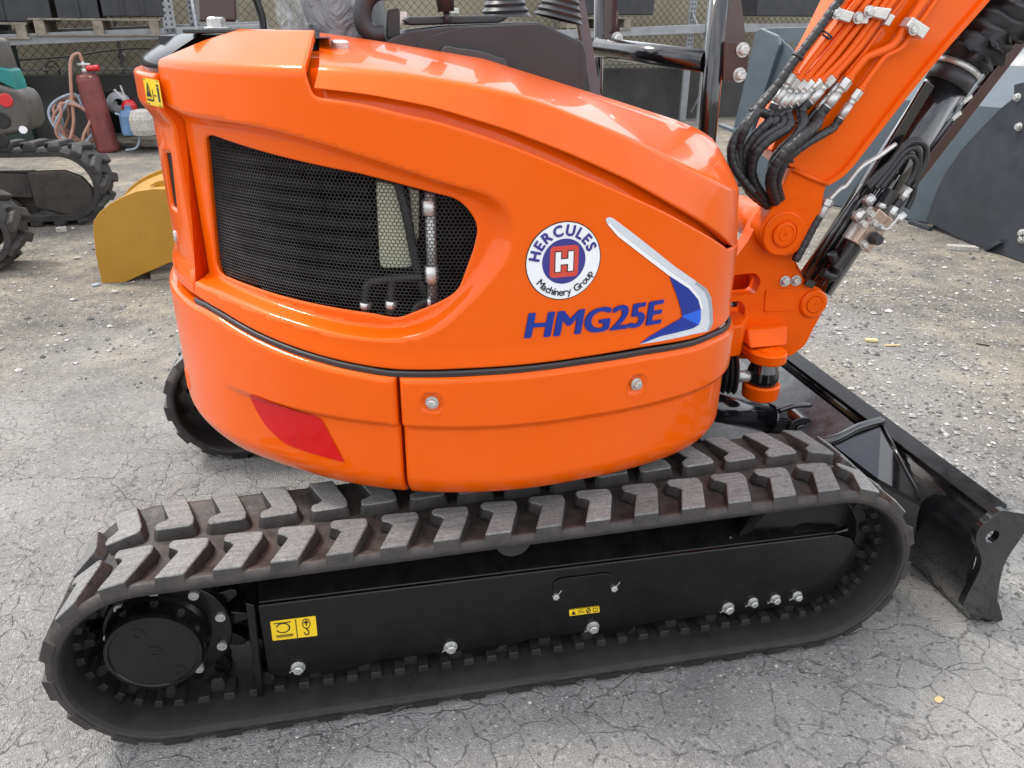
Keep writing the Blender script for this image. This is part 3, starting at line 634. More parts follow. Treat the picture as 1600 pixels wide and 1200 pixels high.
def arc_text(txt, r, size, a_mid, step, top, m, bold, name):
    mb = MB(); n = len(txt); adv = []
    gl = [glyphs(c) if c != ' ' else (np.zeros((0, 2)), []) for c in txt]; wd = [(g_[0][:, 0].max()-g_[0][:, 0].min() if len(g_[0]) else .28)+step for g_ in gl]
    tot = sum(wd); cur = -tot/2
    for (V, F_), w_ in zip(gl, wd):
        mid = cur+w_/2; cur += w_
        if not len(V): continue
        x0 = (V[:, 0].max()+V[:, 0].min())/2; ang = math.radians(a_mid)+(-1 if top else 1)*mid*size/r
        lx = (V[:, 0]-x0)*size; ly = V[:, 1]*size
        if top: rr = r+ly; X = np.stack([rr*math.cos(ang)+lx*math.sin(ang), rr*math.sin(ang)-lx*math.cos(ang)], 1)
        else: rr = r-ly; X = np.stack([rr*math.cos(ang)-lx*math.sin(ang), rr*math.sin(ang)+lx*math.cos(ang)], 1)
        Q = np.stack([lc[0]+X[:, 0]*lr, lc[1]+X[:, 1]*lh], 1)
        for k_, (e_, f_) in enumerate(((0, 0), (1, 0), (-1, 0), (0, 1), (0, -1))): mb.add(surf(Q[:, 0]+e_*bold, Q[:, 1]+f_*bold, zero(Q[:, 0], Q[:, 1])+.0020+.0002*k_), F_)
    mb.build(name, m, logo, recalc=False)
arc_text('HERCULES', .655, .375, 97, .135, True, NAVY, .0012, 'logo_lettering')
arc_text('Machinery Group', .885, .265, -84, .075, False, INK, .0003, 'logo_lettering')
V, F_ = glyphs('HMG25E'); u = (V[:, 0]-V[:, 0].min())/(V[:, 0].max()-V[:, 0].min()); v = (V[:, 1]-V[:, 1].min())/(V[:, 1].max()-V[:, 1].min())
bl, br, tr, tl4 = [sz(*q) for q in ((821, 527.5), (1030, 504.5), (1035.5, 468), (828.5, 489))]
Q = ((1-u)*(1-v))[:, None]*bl+(u*(1-v))[:, None]*br+(u*v)[:, None]*tr+((1-u)*v)[:, None]*tl4
tx = MB()
for k_, (e_, f_) in enumerate(((0, 0), (.0032, 0), (-.0032, 0), (.0016, .001), (-.0016, -.001), (.0032, .001), (-.0032, -.001), (.0016, -.001), (-.0016, .001))): tx.add(surf(Q[:, 0]+e_, Q[:, 1]+f_, zero(Q[:, 0], Q[:, 1])+.0010+.00025*k_), F_)
tx.build('model_lettering', BLUE, cov, recalc=False)
z8 = lambda pl: szs([(780+x/4, 320+y/4) for x, y in pl])
sw_out = [(664, 92), (672, 80), (690, 76), (715, 86), (800, 150), (900, 228), (1100, 388), (1230, 478), (1295, 525), (1322, 580), (1330, 660), (1328, 735), (1300, 785), (1200, 806), (1000, 848), (865, 868)]
sw_mid = [(1000, 818), (1205, 768), (1248, 735), (1257, 650), (1240, 590), (1180, 520), (1060, 442), (900, 320), (740, 196), (676, 122)]
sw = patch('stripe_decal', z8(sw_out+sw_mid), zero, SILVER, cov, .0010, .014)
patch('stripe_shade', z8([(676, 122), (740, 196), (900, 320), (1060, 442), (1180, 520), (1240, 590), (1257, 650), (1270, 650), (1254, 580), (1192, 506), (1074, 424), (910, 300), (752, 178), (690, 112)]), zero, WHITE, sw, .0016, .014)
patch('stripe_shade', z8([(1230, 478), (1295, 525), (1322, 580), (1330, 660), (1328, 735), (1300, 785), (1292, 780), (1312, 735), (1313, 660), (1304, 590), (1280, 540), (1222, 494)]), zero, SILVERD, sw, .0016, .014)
patch('blue_chevron', z8([(1060, 444), (1180, 520), (1240, 590), (1256, 650), (1140, 690), (1130, 640), (1110, 575)]), zero, BLUE, sw, .0020, .014)
patch('blue_chevron', z8([(1256, 650), (1254, 720), (1240, 748), (1140, 700), (1140, 690)]), zero, LBLUE, sw, .0022, .014)
patch('blue_chevron', z8([(1140, 700), (1240, 748), (1205, 768), (1000, 818), (868, 866), (930, 820), (1040, 758), (1125, 712)]), zero, BLUE, sw, .0020, .014)

# ================================================================== UNDERCARRIAGE
PITCH_T = .1048
def track_path(c0, r0, c1, r1, n=40):
    """closed loop of (x, z) round sprocket c0 and idler c1, starting on the top run at the idler and going rearwards"""
    (x0, z0), (x1, z1) = c0, c1; D = math.hypot(x1-x0, z1-z0); base = math.atan2(z1-z0, x1-x0); al = math.asin((r0-r1)/D)
    ta = base+math.pi/2-al; tb = base-math.pi/2+al
    pts = [(x1+r1*math.cos(ta), z1+r1*math.sin(ta)), (x0+r0*math.cos(ta), z0+r0*math.sin(ta))]
    P = [np.array(pts[0])+(np.array(pts[1])-np.array(pts[0]))*t for t in np.linspace(0, 1, 60, endpoint=False)]
    P += [np.array((x0+r0*math.cos(a), z0+r0*math.sin(a))) for a in np.linspace(ta, tb+2*math.pi, n, endpoint=False)]
    a, b = np.array((x0+r0*math.cos(tb), z0+r0*math.sin(tb))), np.array((x1+r1*math.cos(tb), z1+r1*math.sin(tb)))
    P += [a+(b-a)*t for t in np.linspace(0, 1, 60, endpoint=False)]
    P += [np.array((x1+r1*math.cos(q), z1+r1*math.sin(q))) for q in np.linspace(tb, ta, n, endpoint=False)]
    return resample(P, .008)
class Loop:
    def __init__(s, P):
        s.P = P; s.n = len(P); d = np.linalg.norm(np.roll(P, -1, 0)-P, axis=1); s.L = np.r_[0, np.cumsum(d)]; s.len = s.L[-1]
        t = np.roll(P, -1, 0)-np.roll(P, 1, 0); t /= np.linalg.norm(t, axis=1)[:, None]; nn = np.stack([t[:, 1], -t[:, 0]], 1)
        c = P.mean(0); nn *= np.sign(((P-c)*nn).sum(1).mean()); s.N = nn
    def at(s, u, h):
        u = np.asarray(u, float) % s.len; X = [np.interp(u, s.L, np.r_[s.P[:, k], s.P[0, k]]) for k in (0, 1)]; N = [np.interp(u, s.L, np.r_[s.N[:, k], s.N[0, k]]) for k in (0, 1)]
        return X[0]+N[0]*h, X[1]+N[1]*h
TRK = Loop(track_path((.2235, .2195), .2185, (1.688, .2355), .2325))
BW = .285; HL = .023; HB = .020
LUG = [(-.054, .004), (-.001, .004), (.029, .090), (.030, .110), (.024, .116), (-.038, .120), (-.045, .112), (-.043, .096), (-.030, .088), (-.022, .080)]
def lug_mesh(u0, mirror, loop=TRK, y0=0., wear=0):
    mb = MB(); top, mid, bot = [], [], []; c = np.mean(LUG, 0)
    for k, (du, y) in enumerate(LUG):
        v = np.array((du, y))-c; l_ = np.linalg.norm(v)
        for lst, grow, h in ((top, 0, 0.), (mid, .0015, -.003), (bot, .009, -HL-.003)):
            q = c+v*(1+grow/l_); yy = max(q[1], -.004 if lst is bot else .001); yy = BW-yy if mirror else yy
            x, z = loop.at(u0-q[0], h+(random.uniform(-.0008, .0008) if lst is top else 0)); lst.append((x, y0+yy, z))
    n = len(top); V = top+mid+bot
    F0 = [tuple(range(n))]; F1 = [(i, (i+1) % n, n+(i+1) % n, n+i) for i in range(n)]; F2 = [(n+i, n+(i+1) % n, 2*n+(i+1) % n, 2*n+i) for i in range(n)]
    mb.add(V, F0, False, 1); mb.f += F1+F2; mb.sm += [False]*2*n; mb.mi += [1]*n+[0]*n
    return mb
def belt_mesh(loop=TRK, y0=0., w=BW):
    U = np.arange(0, loop.len, .0105); n = len(U); rows = []
    ph = (U-u_ref) / PITCH_T*2*math.pi
    scoop = .004*(.5-.5*np.cos(ph))
    prof = [(.002, -.014, 0), (.010, -.0135, 0), (.036, -HL-.002, 1), (.10, -HL-.004, 1), (w/2, -HL-.002, 0), (w-.10, -HL-.004, 1), (w-.036, -HL-.002, 1), (w-.010, -.0135, 0), (w-.002, -.014, 0), (w+.003, -HL-.004, 0), (w+.003, -HL-.013, 0), (w-.006, -HL-HB, 0),
            (w-.06, -HL-HB-.003, 0), (w/2, -HL-HB-.004, 0), (.06, -HL-HB-.003, 0), (.006, -HL-HB, 0), (-.003, -HL-.013, 0), (-.003, -HL-.004, 0)]
    for y, h, sc in prof:
        x, z = loop.at(U, h-scoop*sc); rows.append([(a, y0+y, b) for a, b in zip(x, z)])
    mb = MB(); m = len(prof)
    V = [p for r in rows for p in r]; F = []; mi = []
    for i in range(m):
        for k in range(n): F.append((i*n+k, i*n+(k+1) % n, ((i+1) % m)*n+(k+1) % n, ((i+1) % m)*n+k)); mi.append(1 if 10 <= i <= 15 else 0)
    mb.add(V, F, True); mb.mi = mi
    return mb
# phase: one lug's near front corner stands at x = 1.578 on the top run
x_, z_ = TRK.at(np.arange(0, 1.2, .001), 0); u_ref = float(np.interp(-1.578, -x_, np.arange(0, 1.2, .001)))
def make_track(y0, mirror_all, parent, full):
    be = belt_mesh(TRK, y0).build('rubber_track', [RUBBER, RUBIN], parent)
    N = int(round(TRK.len/PITCH_T)); pt = TRK.len/N
    for k in range(N):
        for mir in (False, True):
            u = u_ref+k*pt-(pt*.5+.012 if mir else 0)
            lug_mesh(u, mir, TRK, y0).build('lug', [RUBBER, RUBTOP], be, bevel=.0025, seg=1)
    for k in range(N):
        if not full: break
        for s_ in (-1, 1):
            mb = MB(); u = u_ref+k*pt; yc = y0+BW/2+s_*.035; a = []
            for h, g_ in ((-HL-HB+.002, 1.0), (-HL-HB-.034, .62)):
                for du, dy in ((-.020, -.017), (.020, -.017), (.020, .017), (-.020, .017)):
                    x, z = TRK.at(u+du*g_, h); a.append((float(x), yc+dy*g_, float(z)))
            mb.add(a, [(0, 3, 2, 1), (4, 5, 6, 7), (0, 1, 5, 4), (1, 2, 6, 5), (2, 3, 7, 6), (3, 0, 4, 7)]); mb.build('guide_tooth', RUBIN, be, bevel=.004)
        # rib pads pressed into the inner shoulder of the belt
        for hf in (0., .5):
            mb = MB(); u = u_ref+(k+hf+.25)*pt; a = []
            for h, g_ in ((-HL-HB+.001, 1.0), (-HL-HB-.017, .82)):
                for du, dy in ((-.0135, 0), (.0135, 0), (.0135, .06), (-.0135, .06)):
                    x, z = TRK.at(u+du*g_, h); a.append((float(x), y0+.064+(1-g_)*.02+dy*g_, float(z)))
            mb.add(a, [(0, 3, 2, 1), (4, 5, 6, 7), (0, 1, 5, 4), (1, 2, 6, 5), (2, 3, 7, 6), (3, 0, 4, 7)]); mb.build('inner_rib', RUBIN, be, bevel=.003)
    return be
def make_frame(y0, s, parent, full=True):
    """s = +1: outer face towards -Y"""
    Y = lambda y: y0+y
    fr = MB()
    side = [(.413, .284), (1.755, .284), (1.800, .268), (1.826, .235), (1.820, .180), (1.775, .110), (1.715, .079), (1.42, .086), (1.0, .086), (.96, .080), (.66, .088), (.60, .074), (.44, .078), (.413, .098)]
    fr.prism([(x, Y(.070), z) for x, z in side], (0, .012, 0))
    fr.prism([(.413, Y(.080), .282), (1.76, Y(.080), .282), (1.76, Y(.145), .315), (.413, Y(.145), .335)], (0, .0, -.02))
    fr.box((.43, Y(.10), .10), (1.70, Y(.20), .27))
    F = fr.build('track_frame', BLACK, parent, bevel=.005)
    e = MB(); e.prism([(.388, Y(.052), .050), (.402, Y(.052), .050), (.413, Y(.052), .30), (.396, Y(.052), .31)], (0, .15, 0)); e.build('frame_end_plate', BLACK, F, bevel=.003)
    if full:
        wb = MB(); pts = [PY(x, y, Y(.10)) for x, y in ((1138, 838), (1150, 846), (1170, 846), (1240, 840), (1300, 833), (1325, 826))]; wb.tube(spl(pts, 6), .006, 8); wb.build('weld_bead', BLACKG, F)
        for x, y, r in ((466, 1042, .0115), (704, 1010, .0115), (926, 979, .0115), (1137, 949, .0115), (1176, 940, .0095), (1211, 935, .0095), (1245, 930, .0095)):
            b = MB(); c = PY(x, y, Y(.070)); b.bolt(c, (0, -1, 0), r, .012); b.bar(c+np.array([-.020, -.003, -.010]), c+np.array([-.008, -.003, -.004]), .003, .002); b.build('frame_bolt', STEEL, F)
        ac = MB(); c4 = rounded([PY(x, y, Y(.069)) for x, y in ((866, 946), (862, 905), (962, 893), (966, 934))], .03, 6); ac.prism(c4, (0, -.003, 0)); A = ac.build('access_cover', BLACK, F, bevel=.0015)
        for x, y in ((868, 931), (959, 918)):
            b = MB(); c = PY(x, y, Y(.066)); b.bolt(c, (0, -1, 0), .008, .008, False); b.bar(c+np.array([.004, -.003, .004]), c+np.array([.013, -.003, .016]), .002, .002); b.build('cover_bolt', STEEL, A)
        def ysticker(name, c4, marks):
            bl, br, tr, tl_ = [np.array(PY(x, y, Y(.0690))) for x, y in c4]; f = lambda u, v, d=0: (1-u)*(1-v)*bl+u*(1-v)*br+u*v*tr+(1-u)*v*tl_-np.array([0, d, 0])
            q = MB(); q.prism([f(u, v) for u, v in rounded([(0, 0), (1, 0), (1, 1), (0, 1)], .04, 2)], (0, -.0006, 0)); o = q.build(name, YELLOW, F)
            q = MB()
            for pl in marks: q.add([f(u, v, .0012) for u, v in pl], [tuple(range(len(pl)))])
            q.build('sticker_marks', INK, o, recalc=False)
        ysticker('lifting_sticker', ((426, 1001), (496, 993), (493, 962), (422, 971)),
                 [rect(.545, .03, .565, .97)]+ring2(.26, .60, .26, .05, .62, 200, 520)+[rect(.08, .84, .45, .89)]+[[(.10+.045*k, .12), (.125+.045*k, .12), (.155+.045*k, .22), (.13+.045*k, .22)] for k in range(8)]+[rect(.08, .22, .47, .25)]+ring2(.78, .68, .26, .05, .36)
                 + [rect(.765, .58, .795, .72), [(.71, .70), (.85, .70), (.78, .86)], rect(.765, .38, .795, .44)]+ring2(.77, .24, .15, .06, .42, -190, 70)+[rect(.77, .34, .80, .42)])
        ysticker('safety_sticker', ((890, 963), (937, 957), (936, 946), (889, 952)),
                 [rect(.0, .0, 1, .08), rect(0, .92, 1, 1), [(.06, .2), (.22, .2), (.14, .8)], rect(.28, .30, .50, .38), rect(.28, .52, .50, .60), rect(.28, .72, .44, .78)]+ring2(.63, .5, .36, .10, .24)+[[(.56, .30), (.60, .24), (.70, .70), (.66, .76)], rect(.78, .22, .95, .30), rect(.78, .70, .95, .78), rect(.78, .22, .80, .78), rect(.93, .22, .95, .78), rect(.86, .22, .87, .78)])
    # carrier roller, idler, sprocket and final drive
    cr_ = MB(); cr_.cyl((.965, Y(.085), .362), (.965, Y(.20), .362), .040, n=28); cr_.cyl((.965, Y(.083), .362), (.965, Y(.0845), .362), .033, n=28); cr_.build('carrier_roller', PLASTIC, parent, bevel=.003)
    idl = MB(); idl.lathe((1.688, Y(.142), .236), (0, 1, 0), [(.02, -.055), (.06, -.055), (.07, -.040), (.150, -.035), (.186, -.045), (.186, -.02), (.165, -.014), (.165, .014), (.186, .02), (.186, .045), (.15, .035), (.02, .05)], 48)
    idl.build('idler_wheel', BLACK, parent)
    for k in range(4):
        rl = MB(); x = .56+k*.33; rl.lathe((x, Y(.142), .100), (0, 1, 0), [(.02, -.06), (.052, -.06), (.052, -.02), (.04, -.015), (.04, .015), (.052, .02), (.052, .06), (.02, .06)], 28); rl.build('track_roller', BLACK, parent)
    sp = MB(); nT = 14; pr = []
    for k in range(nT):
        for a, r in ((-.32, .128), (-.16, .156), (-.07, .164), (.07, .164), (.16, .156), (.32, .128)):
            t = (k+a)*2*math.pi/nT; pr.append((.2235+r*math.cos(t), Y(.118), .2195+r*math.sin(t)))
    sp.prism(pr, (0, .04, 0)); sp.cyl((.2235, Y(.098), .2195), (.2235, Y(.119), .2195), .130, n=40); SP = sp.build('drive_sprocket', BLACK, parent, bevel=.004)
    for k in range(9):
        t = k*2*math.pi/9+.25; b = MB(); b.lathe((.2235+.114*math.cos(t), Y(.098), .2195+.114*math.sin(t)), (0, -1, 0), [(.0105, 0), (.0105, .008), (.006, .008), (.006, .004), (0, .004)], 16); b.build('sprocket_bolt', STEEL, SP)
    dm_ = MB(); dm_.cyl((.2235, Y(.16), .2195), (.2235, Y(.275), .2195), .115, n=32); dm_.box((.22, Y(.175), .10), (.62, Y(.20), .375)); dm_.build('drive_motor', BLACK, parent, bevel=.004)
    hx, hz = .207, .2215
    hb_ = MB(); hb_.lathe((hx, Y(.10), hz), (0, -1, 0), [(.104, -.01), (.104, .010), (.098, .018), (.097, .056), (.0935, .064), (.0860, .0655), (.0840, .0620), (.0, .0620)], 56)
    HB_ = hb_.build('final_drive_cover', BLACK, parent)
    for (dx, dz) in ((-.022, .052), (.002, .002), (.040, -.056)):
        b = MB(); b.lathe((hx+dx, Y(.0380), hz+dz), (0, -1, 0), [(.016, 0), (.016, .001), (.009, .0014), (.006, .0014), (.006, -.002), (0, -.002)], 20); b.build('drain_plug', BLACK, HB_)
    V_, F2 = glyphs('M18 max  15Nm', .0)
    return F
make_track(-.004, False, EX, True)
make_frame(0., 1, EX)
make_track(1.214, False, EX, False)
make_frame(1.218, 1, EX, False)
cb = MB(); cb.box((.66, .22, .18), (1.30, 1.28, .38)); cb.build('car_body', BLACK, EX, bevel=.01)

# ================================================================== DOZER BLADE
bl_ = MB(); 
prof = [(2.128, .352), (2.108, .325), (2.092, .26), (2.092, .18), (2.110, .09), (2.150, .012)]
pf = spl(prof, 5); back = [(x, z) for x, z in pf]; front = [(x+.014, z) for x, z in pf]
bl_.prism([(x, .006, z) for x, z in back]+[(x, .006, z) for x, z in front[::-1]], (0, 1.488, 0))
blade = bl_.build('dozer_blade', BLACKG, EX)
tb = MB(); tb.prism([(2.104, .008, .345), (2.150, .008, .362), (2.152, .008, .350), (2.112, .008, .326)], (0, 1.484, 0)); tb.build('blade_top_flange', BLACK, blade, bevel=.003)
ce = MB(); ce.prism([(2.150, .0, .075), (2.175, .0, .075), (2.215, .0, .002), (2.190, .0, .002)], (0, 1.50, 0)); ce.build('cutting_edge', BLACK, blade, bevel=.002)
z7 = [(565, 510), (600, 462), (640, 430), (680, 395), (720, 375), (760, 378), (800, 385), (850, 392), (884, 400), (888, 440), (870, 500), (800, 600), (750, 680), (720, 760), (703, 850), (690, 945), (700, 1070), (650, 1055), (560, 1030), (480, 985), (490, 930), (530, 850), (575, 760), (592, 700), (586, 650), (568, 600), (558, 560)]
ep = MB(); P3 = [PY(1380+x/4, 700+y/4, .0) for x, y in z7]; hc = PY(1380+660/4, 700+537/4, 0.); hr = .018
V2 = [(p[0], p[2]) for p in resample([(p[0], 0, p[2]) for p in spl(P3, 3, True)], .006)]; hole = [(hc[0]+hr*math.cos(t), hc[2]+hr*math.sin(t)) for t in np.linspace(0, 2*math.pi, 24, endpoint=False)]
allp = [Vector(q) for q in V2+hole]; ed = [(i, (i+1) % len(V2)) for i in range(len(V2))]+[(len(V2)+i, len(V2)+(i+1) % 24) for i in range(24)]
r_ = delaunay_2d_cdt(allp, ed, [], 0, 1e-6); VV = np.array([tuple(v) for v in r_[0]]); TT = np.array(r_[2]); cc = VV[TT].mean(1); TT = TT[(sdist(cc, V2) < 0) & (sdist(cc, hole) > 0)]
nV = len(VV); ep.add([(x, -.012, z) for x, z in VV]+[(x, .006, z) for x, z in VV], [tuple(t) for t in TT]+[tuple(nV+i for i in t[::-1]) for t in TT]+[(a, b, nV+b, nV+a) for a, b in ed])
ep.build('blade_end_plate', BLACKG, blade, bevel=.0015)
ep2 = MB(); ep2.prism([(x, 1.494, z) for x, z in V2[::3]], (0, .016, 0)); ep2.build('blade_end_plate', BLACKG, blade)
wt = MB(); a = PY(1555, 940, -.005); b = PY(1562, 968, -.005); wt.bar(a, b, .012, .012); wt.build('wear_tab', BLACKG, blade, bevel=.002)
# push arms and gussets
for yy in (.36, 1.03):
    ar = MB(); ar.prism([(1.25, yy, .20), (1.80, yy, .235), (2.095, yy, .30), (2.095, yy, .10), (1.80, yy, .13), (1.25, yy, .12)], (0, .09, 0)); ar.build('push_arm', BLACKG, blade, bevel=.006)
g1, g2, g3, g4 = PX(1377, 661, 2.094), PX(1447, 789, 2.102), PX(1372, 748, 1.985), PX(1298, 692, 1.90)
gs_ = MB(); gs_.add([g1, g2, g3, g4]+[p-np.array([0, 0, .014]) for p in (g1, g2, g3, g4)], [(0, 1, 2, 3), (7, 6, 5, 4), (0, 4, 5, 1), (1, 5, 6, 2), (2, 6, 7, 3), (3, 7, 4, 0)])
gs_.add([g2, g3, g3-np.array([0, 0, .12]), g2-np.array([0, 0, .10])], [(0, 1, 2, 3)])
q = MB(); q.tube(spl([g4+np.array([-.05, .03, -.01]), g4+np.array([0, .0, .008]), .5*(g4+g1)+np.array([0, 0, .016]), g1+np.array([0, 0, .008])], 6), .012, 10); q.build('gusset_flange', BLACKG, blade)
gs_.build('blade_gusset', BLACKG, blade, recalc=True)
wb = MB(); wb.tube([g1+np.array([-.004, 0, .003]), .5*(g1+g2)+np.array([-.004, 0, .003]), g2+np.array([-.004, 0, .003])], .006, 8); wb.build('weld_bead', BLACKG, blade)
sq = MB(); sq.prism([(1.74, .44, .150), (2.090, .44, .318), (2.090, 1.30, .318), (1.74, 1.30, .150)], (0, 0, -.02)); sq.build('arm_cover_plate', mat('sky_paled_black_plate', (.03, .032, .035), .34, coat=.2, var=.2, vs=12, dust=.55, dcol=(.17, .18, .19)), blade, bevel=.003)  # grey dust colour here paints a pale sky reflection into the black plate
# blade lift cylinder
lc_ = MB(); A = np.array(PY(1135, 640, .64)); B = np.array(PY(1215, 657, .66)); C2 = np.array(PY(1242, 665, .66))
lc_.cyl(A-(B-A)*1.2, B, .044, n=28); lc_.cyl(B-(B-A)*.22, B-(B-A)*.16, .047, n=28, mi=0); LC = lc_.build('blade_lift_cylinder', BLACKG, EX)
q = MB(); q.cyl(C2+np.array([0, -.035, 0]), C2+np.array([0, .05, 0]), .046, n=28); q.cyl(C2+np.array([0, -.042, 0]), C2+np.array([0, -.034, 0]), .022, n=20); q.bar(C2, C2+np.array([.085, -.0, .012]), .07, .05); q.build('cylinder_eye', BLACKG, LC, bevel=.004)
q = MB(); q.cyl(C2+np.array([-.03, .0, -.25]), C2+np.array([-.02, .0, -.03]), .07, n=28); q.build('cylinder_mount', BLACK, LC)
q = MB(); q.tube(spl([B+np.array([-.02, -.03, .05]), B+np.array([.03, -.03, .062]), B+np.array([.09, -.02, .055])], 6), .008, 8); q.build('grease_line', BLACKG, LC)

# ================================================================== SWING POST AND BOOM
YB = .66      # near cheek of the boom
def py(pl, Y): return [PY(x, y, Y) for x, y in pl]
br_ = MB()
pl = [(1136, 560), (1139, 420), (1150, 402), (1170, 375), (1188, 338), (1205, 330), (1240, 345), (1252, 372), (1240, 400), (1244, 420), (1262, 442), (1284, 452), (1291, 464), (1288, 482), (1270, 515), (1258, 540), (1236, 556), (1215, 562)]
slot1 = rounded([(1132, 432), (1182, 426), (1190, 440), (1180, 460), (1132, 463)], 8, 4); slot2 = rounded([(1130, 473), (1158, 470), (1165, 480), (1160, 508), (1130, 514)], 7, 4)
def plate(name, outline, holes, Y, th, m, parent, bevel=.004):
    """flat plate cut from an outline with holes, standing in the plane y = Y"""
    loops = [[(p[0], p[2]) for p in py(l_, Y)] for l_ in [outline]+list(holes)]; pts, ed = [], []
    for l_ in loops: n = len(pts); pts += [Vector(q) for q in l_]; ed += [(n+i, n+(i+1) % len(l_)) for i in range(len(l_))]
    r = delaunay_2d_cdt(pts, ed, [], 0, 1e-6); V = np.array([tuple(v) for v in r[0]]); T = np.array(r[2]); c = V[T].mean(1); k = sdist(c, loops[0]) < 0
    for h in loops[1:]: k &= sdist(c, h) > 0
    n = len(V); mb = MB(); mb.add([(x, Y, z) for x, z in V]+[(x, Y+th, z) for x, z in V], [tuple(t) for t in T[k]]+[tuple(n+i for i in t[::-1]) for t in T[k]]+[(a, b, n+b, n+a) for a, b in ed])
    return mb.build(name, m, parent, bevel=bevel)
post = plate('swing_post', rounded(pl, 8, 3), [slot1, slot2], YB+.03, .05, ORANGE2, EX, .006)
q = MB(); q.prism(py(rounded([(1140, 420), (1150, 400), (1188, 345), (1240, 350), (1240, 400), (1262, 442), (1288, 470), (1255, 540), (1140, 555)], 8, 3), YB+.19), (0, .04, 0)); q.build('swing_post_cheek', ORANGE2, post, bevel=.005)
q = MB(); q.prism(py([(1170, 392), (1225, 400), (1262, 445), (1270, 500), (1215, 545), (1190, 520), (1192, 430)], YB+.09), (0, .10, 0)); q.build('swing_post_web', ORANGE2, post)
q = MB(); q.prism(py(rounded([(1196, 452), (1241, 450), (1237, 485), (1193, 487)], 4, 3), YB+.03), (0, -.004, 0)); q.build('cast_panel', ORANGE2, post, bevel=.002)
for x, y in ((1226, 439), (1243, 438)):
    b = MB(); b.bolt(PY(x, y, YB+.03), (0, -1, 0), .012, .012); b.build('post_bolt', STEEL, post)
def boss(name, px, py_, Y, prof, m, parent):
    b = MB(); b.lathe(PY(px, py_, Y), (0, -1, 0), prof, 36); return b.build(name, m, parent)
boss('pin_boss', 1270, 474, YB+.03, [(.043, -.01), (.043, .006), (.038, .010), (.027, .010), (.027, .007), (.025, .007), (.024, .012), (.004, .012), (.003, .010), (0, .010)], ORANGE2, post)
# lower hinge lug with its upright pin
hp = PY(1200, 547, .60)
lg = MB(); zc_ = hp[2]
pts = [(hp[0]+.055*math.cos(t), hp[1]+.055*math.sin(t), zc_) for t in np.linspace(math.pi*.95, 2.05*math.pi, 18)]
lg.prism(pts+[(hp[0]+.06, .80, zc_+.012), (hp[0]-.07, .80, zc_+.012)], (0, 0, -.032)); lg.build('hinge_lug', ORANGE2, post, bevel=.006)
lg = MB(); lg.prism([PY(1168, 515, .645), PY(1232, 508, .665), PY(1230, 540, .62), PY(1172, 545, .60)], (0, .10, 0)); lg.build('hinge_gusset', ORANGE2, post, bevel=.006)
q = MB(); q.lathe((hp[0], hp[1], zc_), (0, 0, 1), [(.030, -.02), (.030, .002), (.028, .003), (.0275, .001), (0, .001)], 30); q.build('hinge_pin', ORANGE2, post)
q = MB(); q.lathe((hp[0]-.005, hp[1], zc_-.09), (0, 0, 1), [(.02, -.03), (.040, -.025), (.046, .005), (.044, .03), (.036, .055), (.03, .06)], 28); q.build('swing_cylinder_eye', BLACKG, post)
q = MB(); q.lathe((hp[0]-.005, hp[1], zc_-.115), (0, 0, 1), [(0, -.035), (.044, -.034), (.052, -.028), (.054, .010), (.05, .014), (.03, .014)], 32); q.build('hinge_cap', ORANGE2, post)
q = MB(); e = Vector((hp[0], hp[1], zc_-.08)); q.cyl(e+Vector((-.10, .01, 0)), e+Vector((-.02, 0, 0)), .017, n=18); q.build('swing_rod', STEEL, post)
q = MB(); c0 = Vector(PY(1152, 585, .62)); 
for k in range(5): q.lathe(c0+Vector((-.012*k, .01*k, -.002*k)), (-1, .3, 0), [(.030, 0), (.056, .004), (.060, .008), (.056, .012), (.030, .016)], 26)
q.build('rod_bellows', HOSE, post)
q = MB(); q.cyl(PY(1152, 490, .80), PY(1128, 492, .80), .05, n=26); q.build('kingpost_barrel', BLACKG, EX)
q = MB(); q.prism([(1.50, .58, .52), (1.74, .62, .52), (1.80, .70, .52), (1.80, .86, .52), (1.50, .96, .52)], (0, 0, .10)); q.build('house_nose', ORANGE2, EX, bevel=.01)

# boom
bm_ = [(1236, 262), (1205, 236), (1222, 196), (1258, 128), (1300, 50), (1345, -40), (1400, -150), (1660, -150), (1545, -8), (1480, 66), (1420, 138), (1362, 212), (1331, 252), (1312, 272), (1292, 286)]
boom = MB(); boom.prism(py(bm_, YB), (0, .13, 0)); boom = boom.build('boom', ORANGE, EX, bevel=.004)
fo = [(1236, 262), (1292, 286), (1288, 302), (1284, 330), (1262, 374)]
arc = [(1223+36*math.cos(t), 365+36*math.sin(t)) for t in np.linspace(.25, math.pi+.35, 16)]
q = MB(); q.prism(py(fo+arc+[(1212, 316)], YB-.004), (0, .06, 0)); q.build('boom_foot', ORANGE2, boom, bevel=.006)
q = MB(); q.tube([p+np.array([0, -.006, 0]) for p in py([(1237, 264), (1262, 276), (1291, 287)], YB)], .007, 8); q.build('weld_bead', ORANGE2, boom)
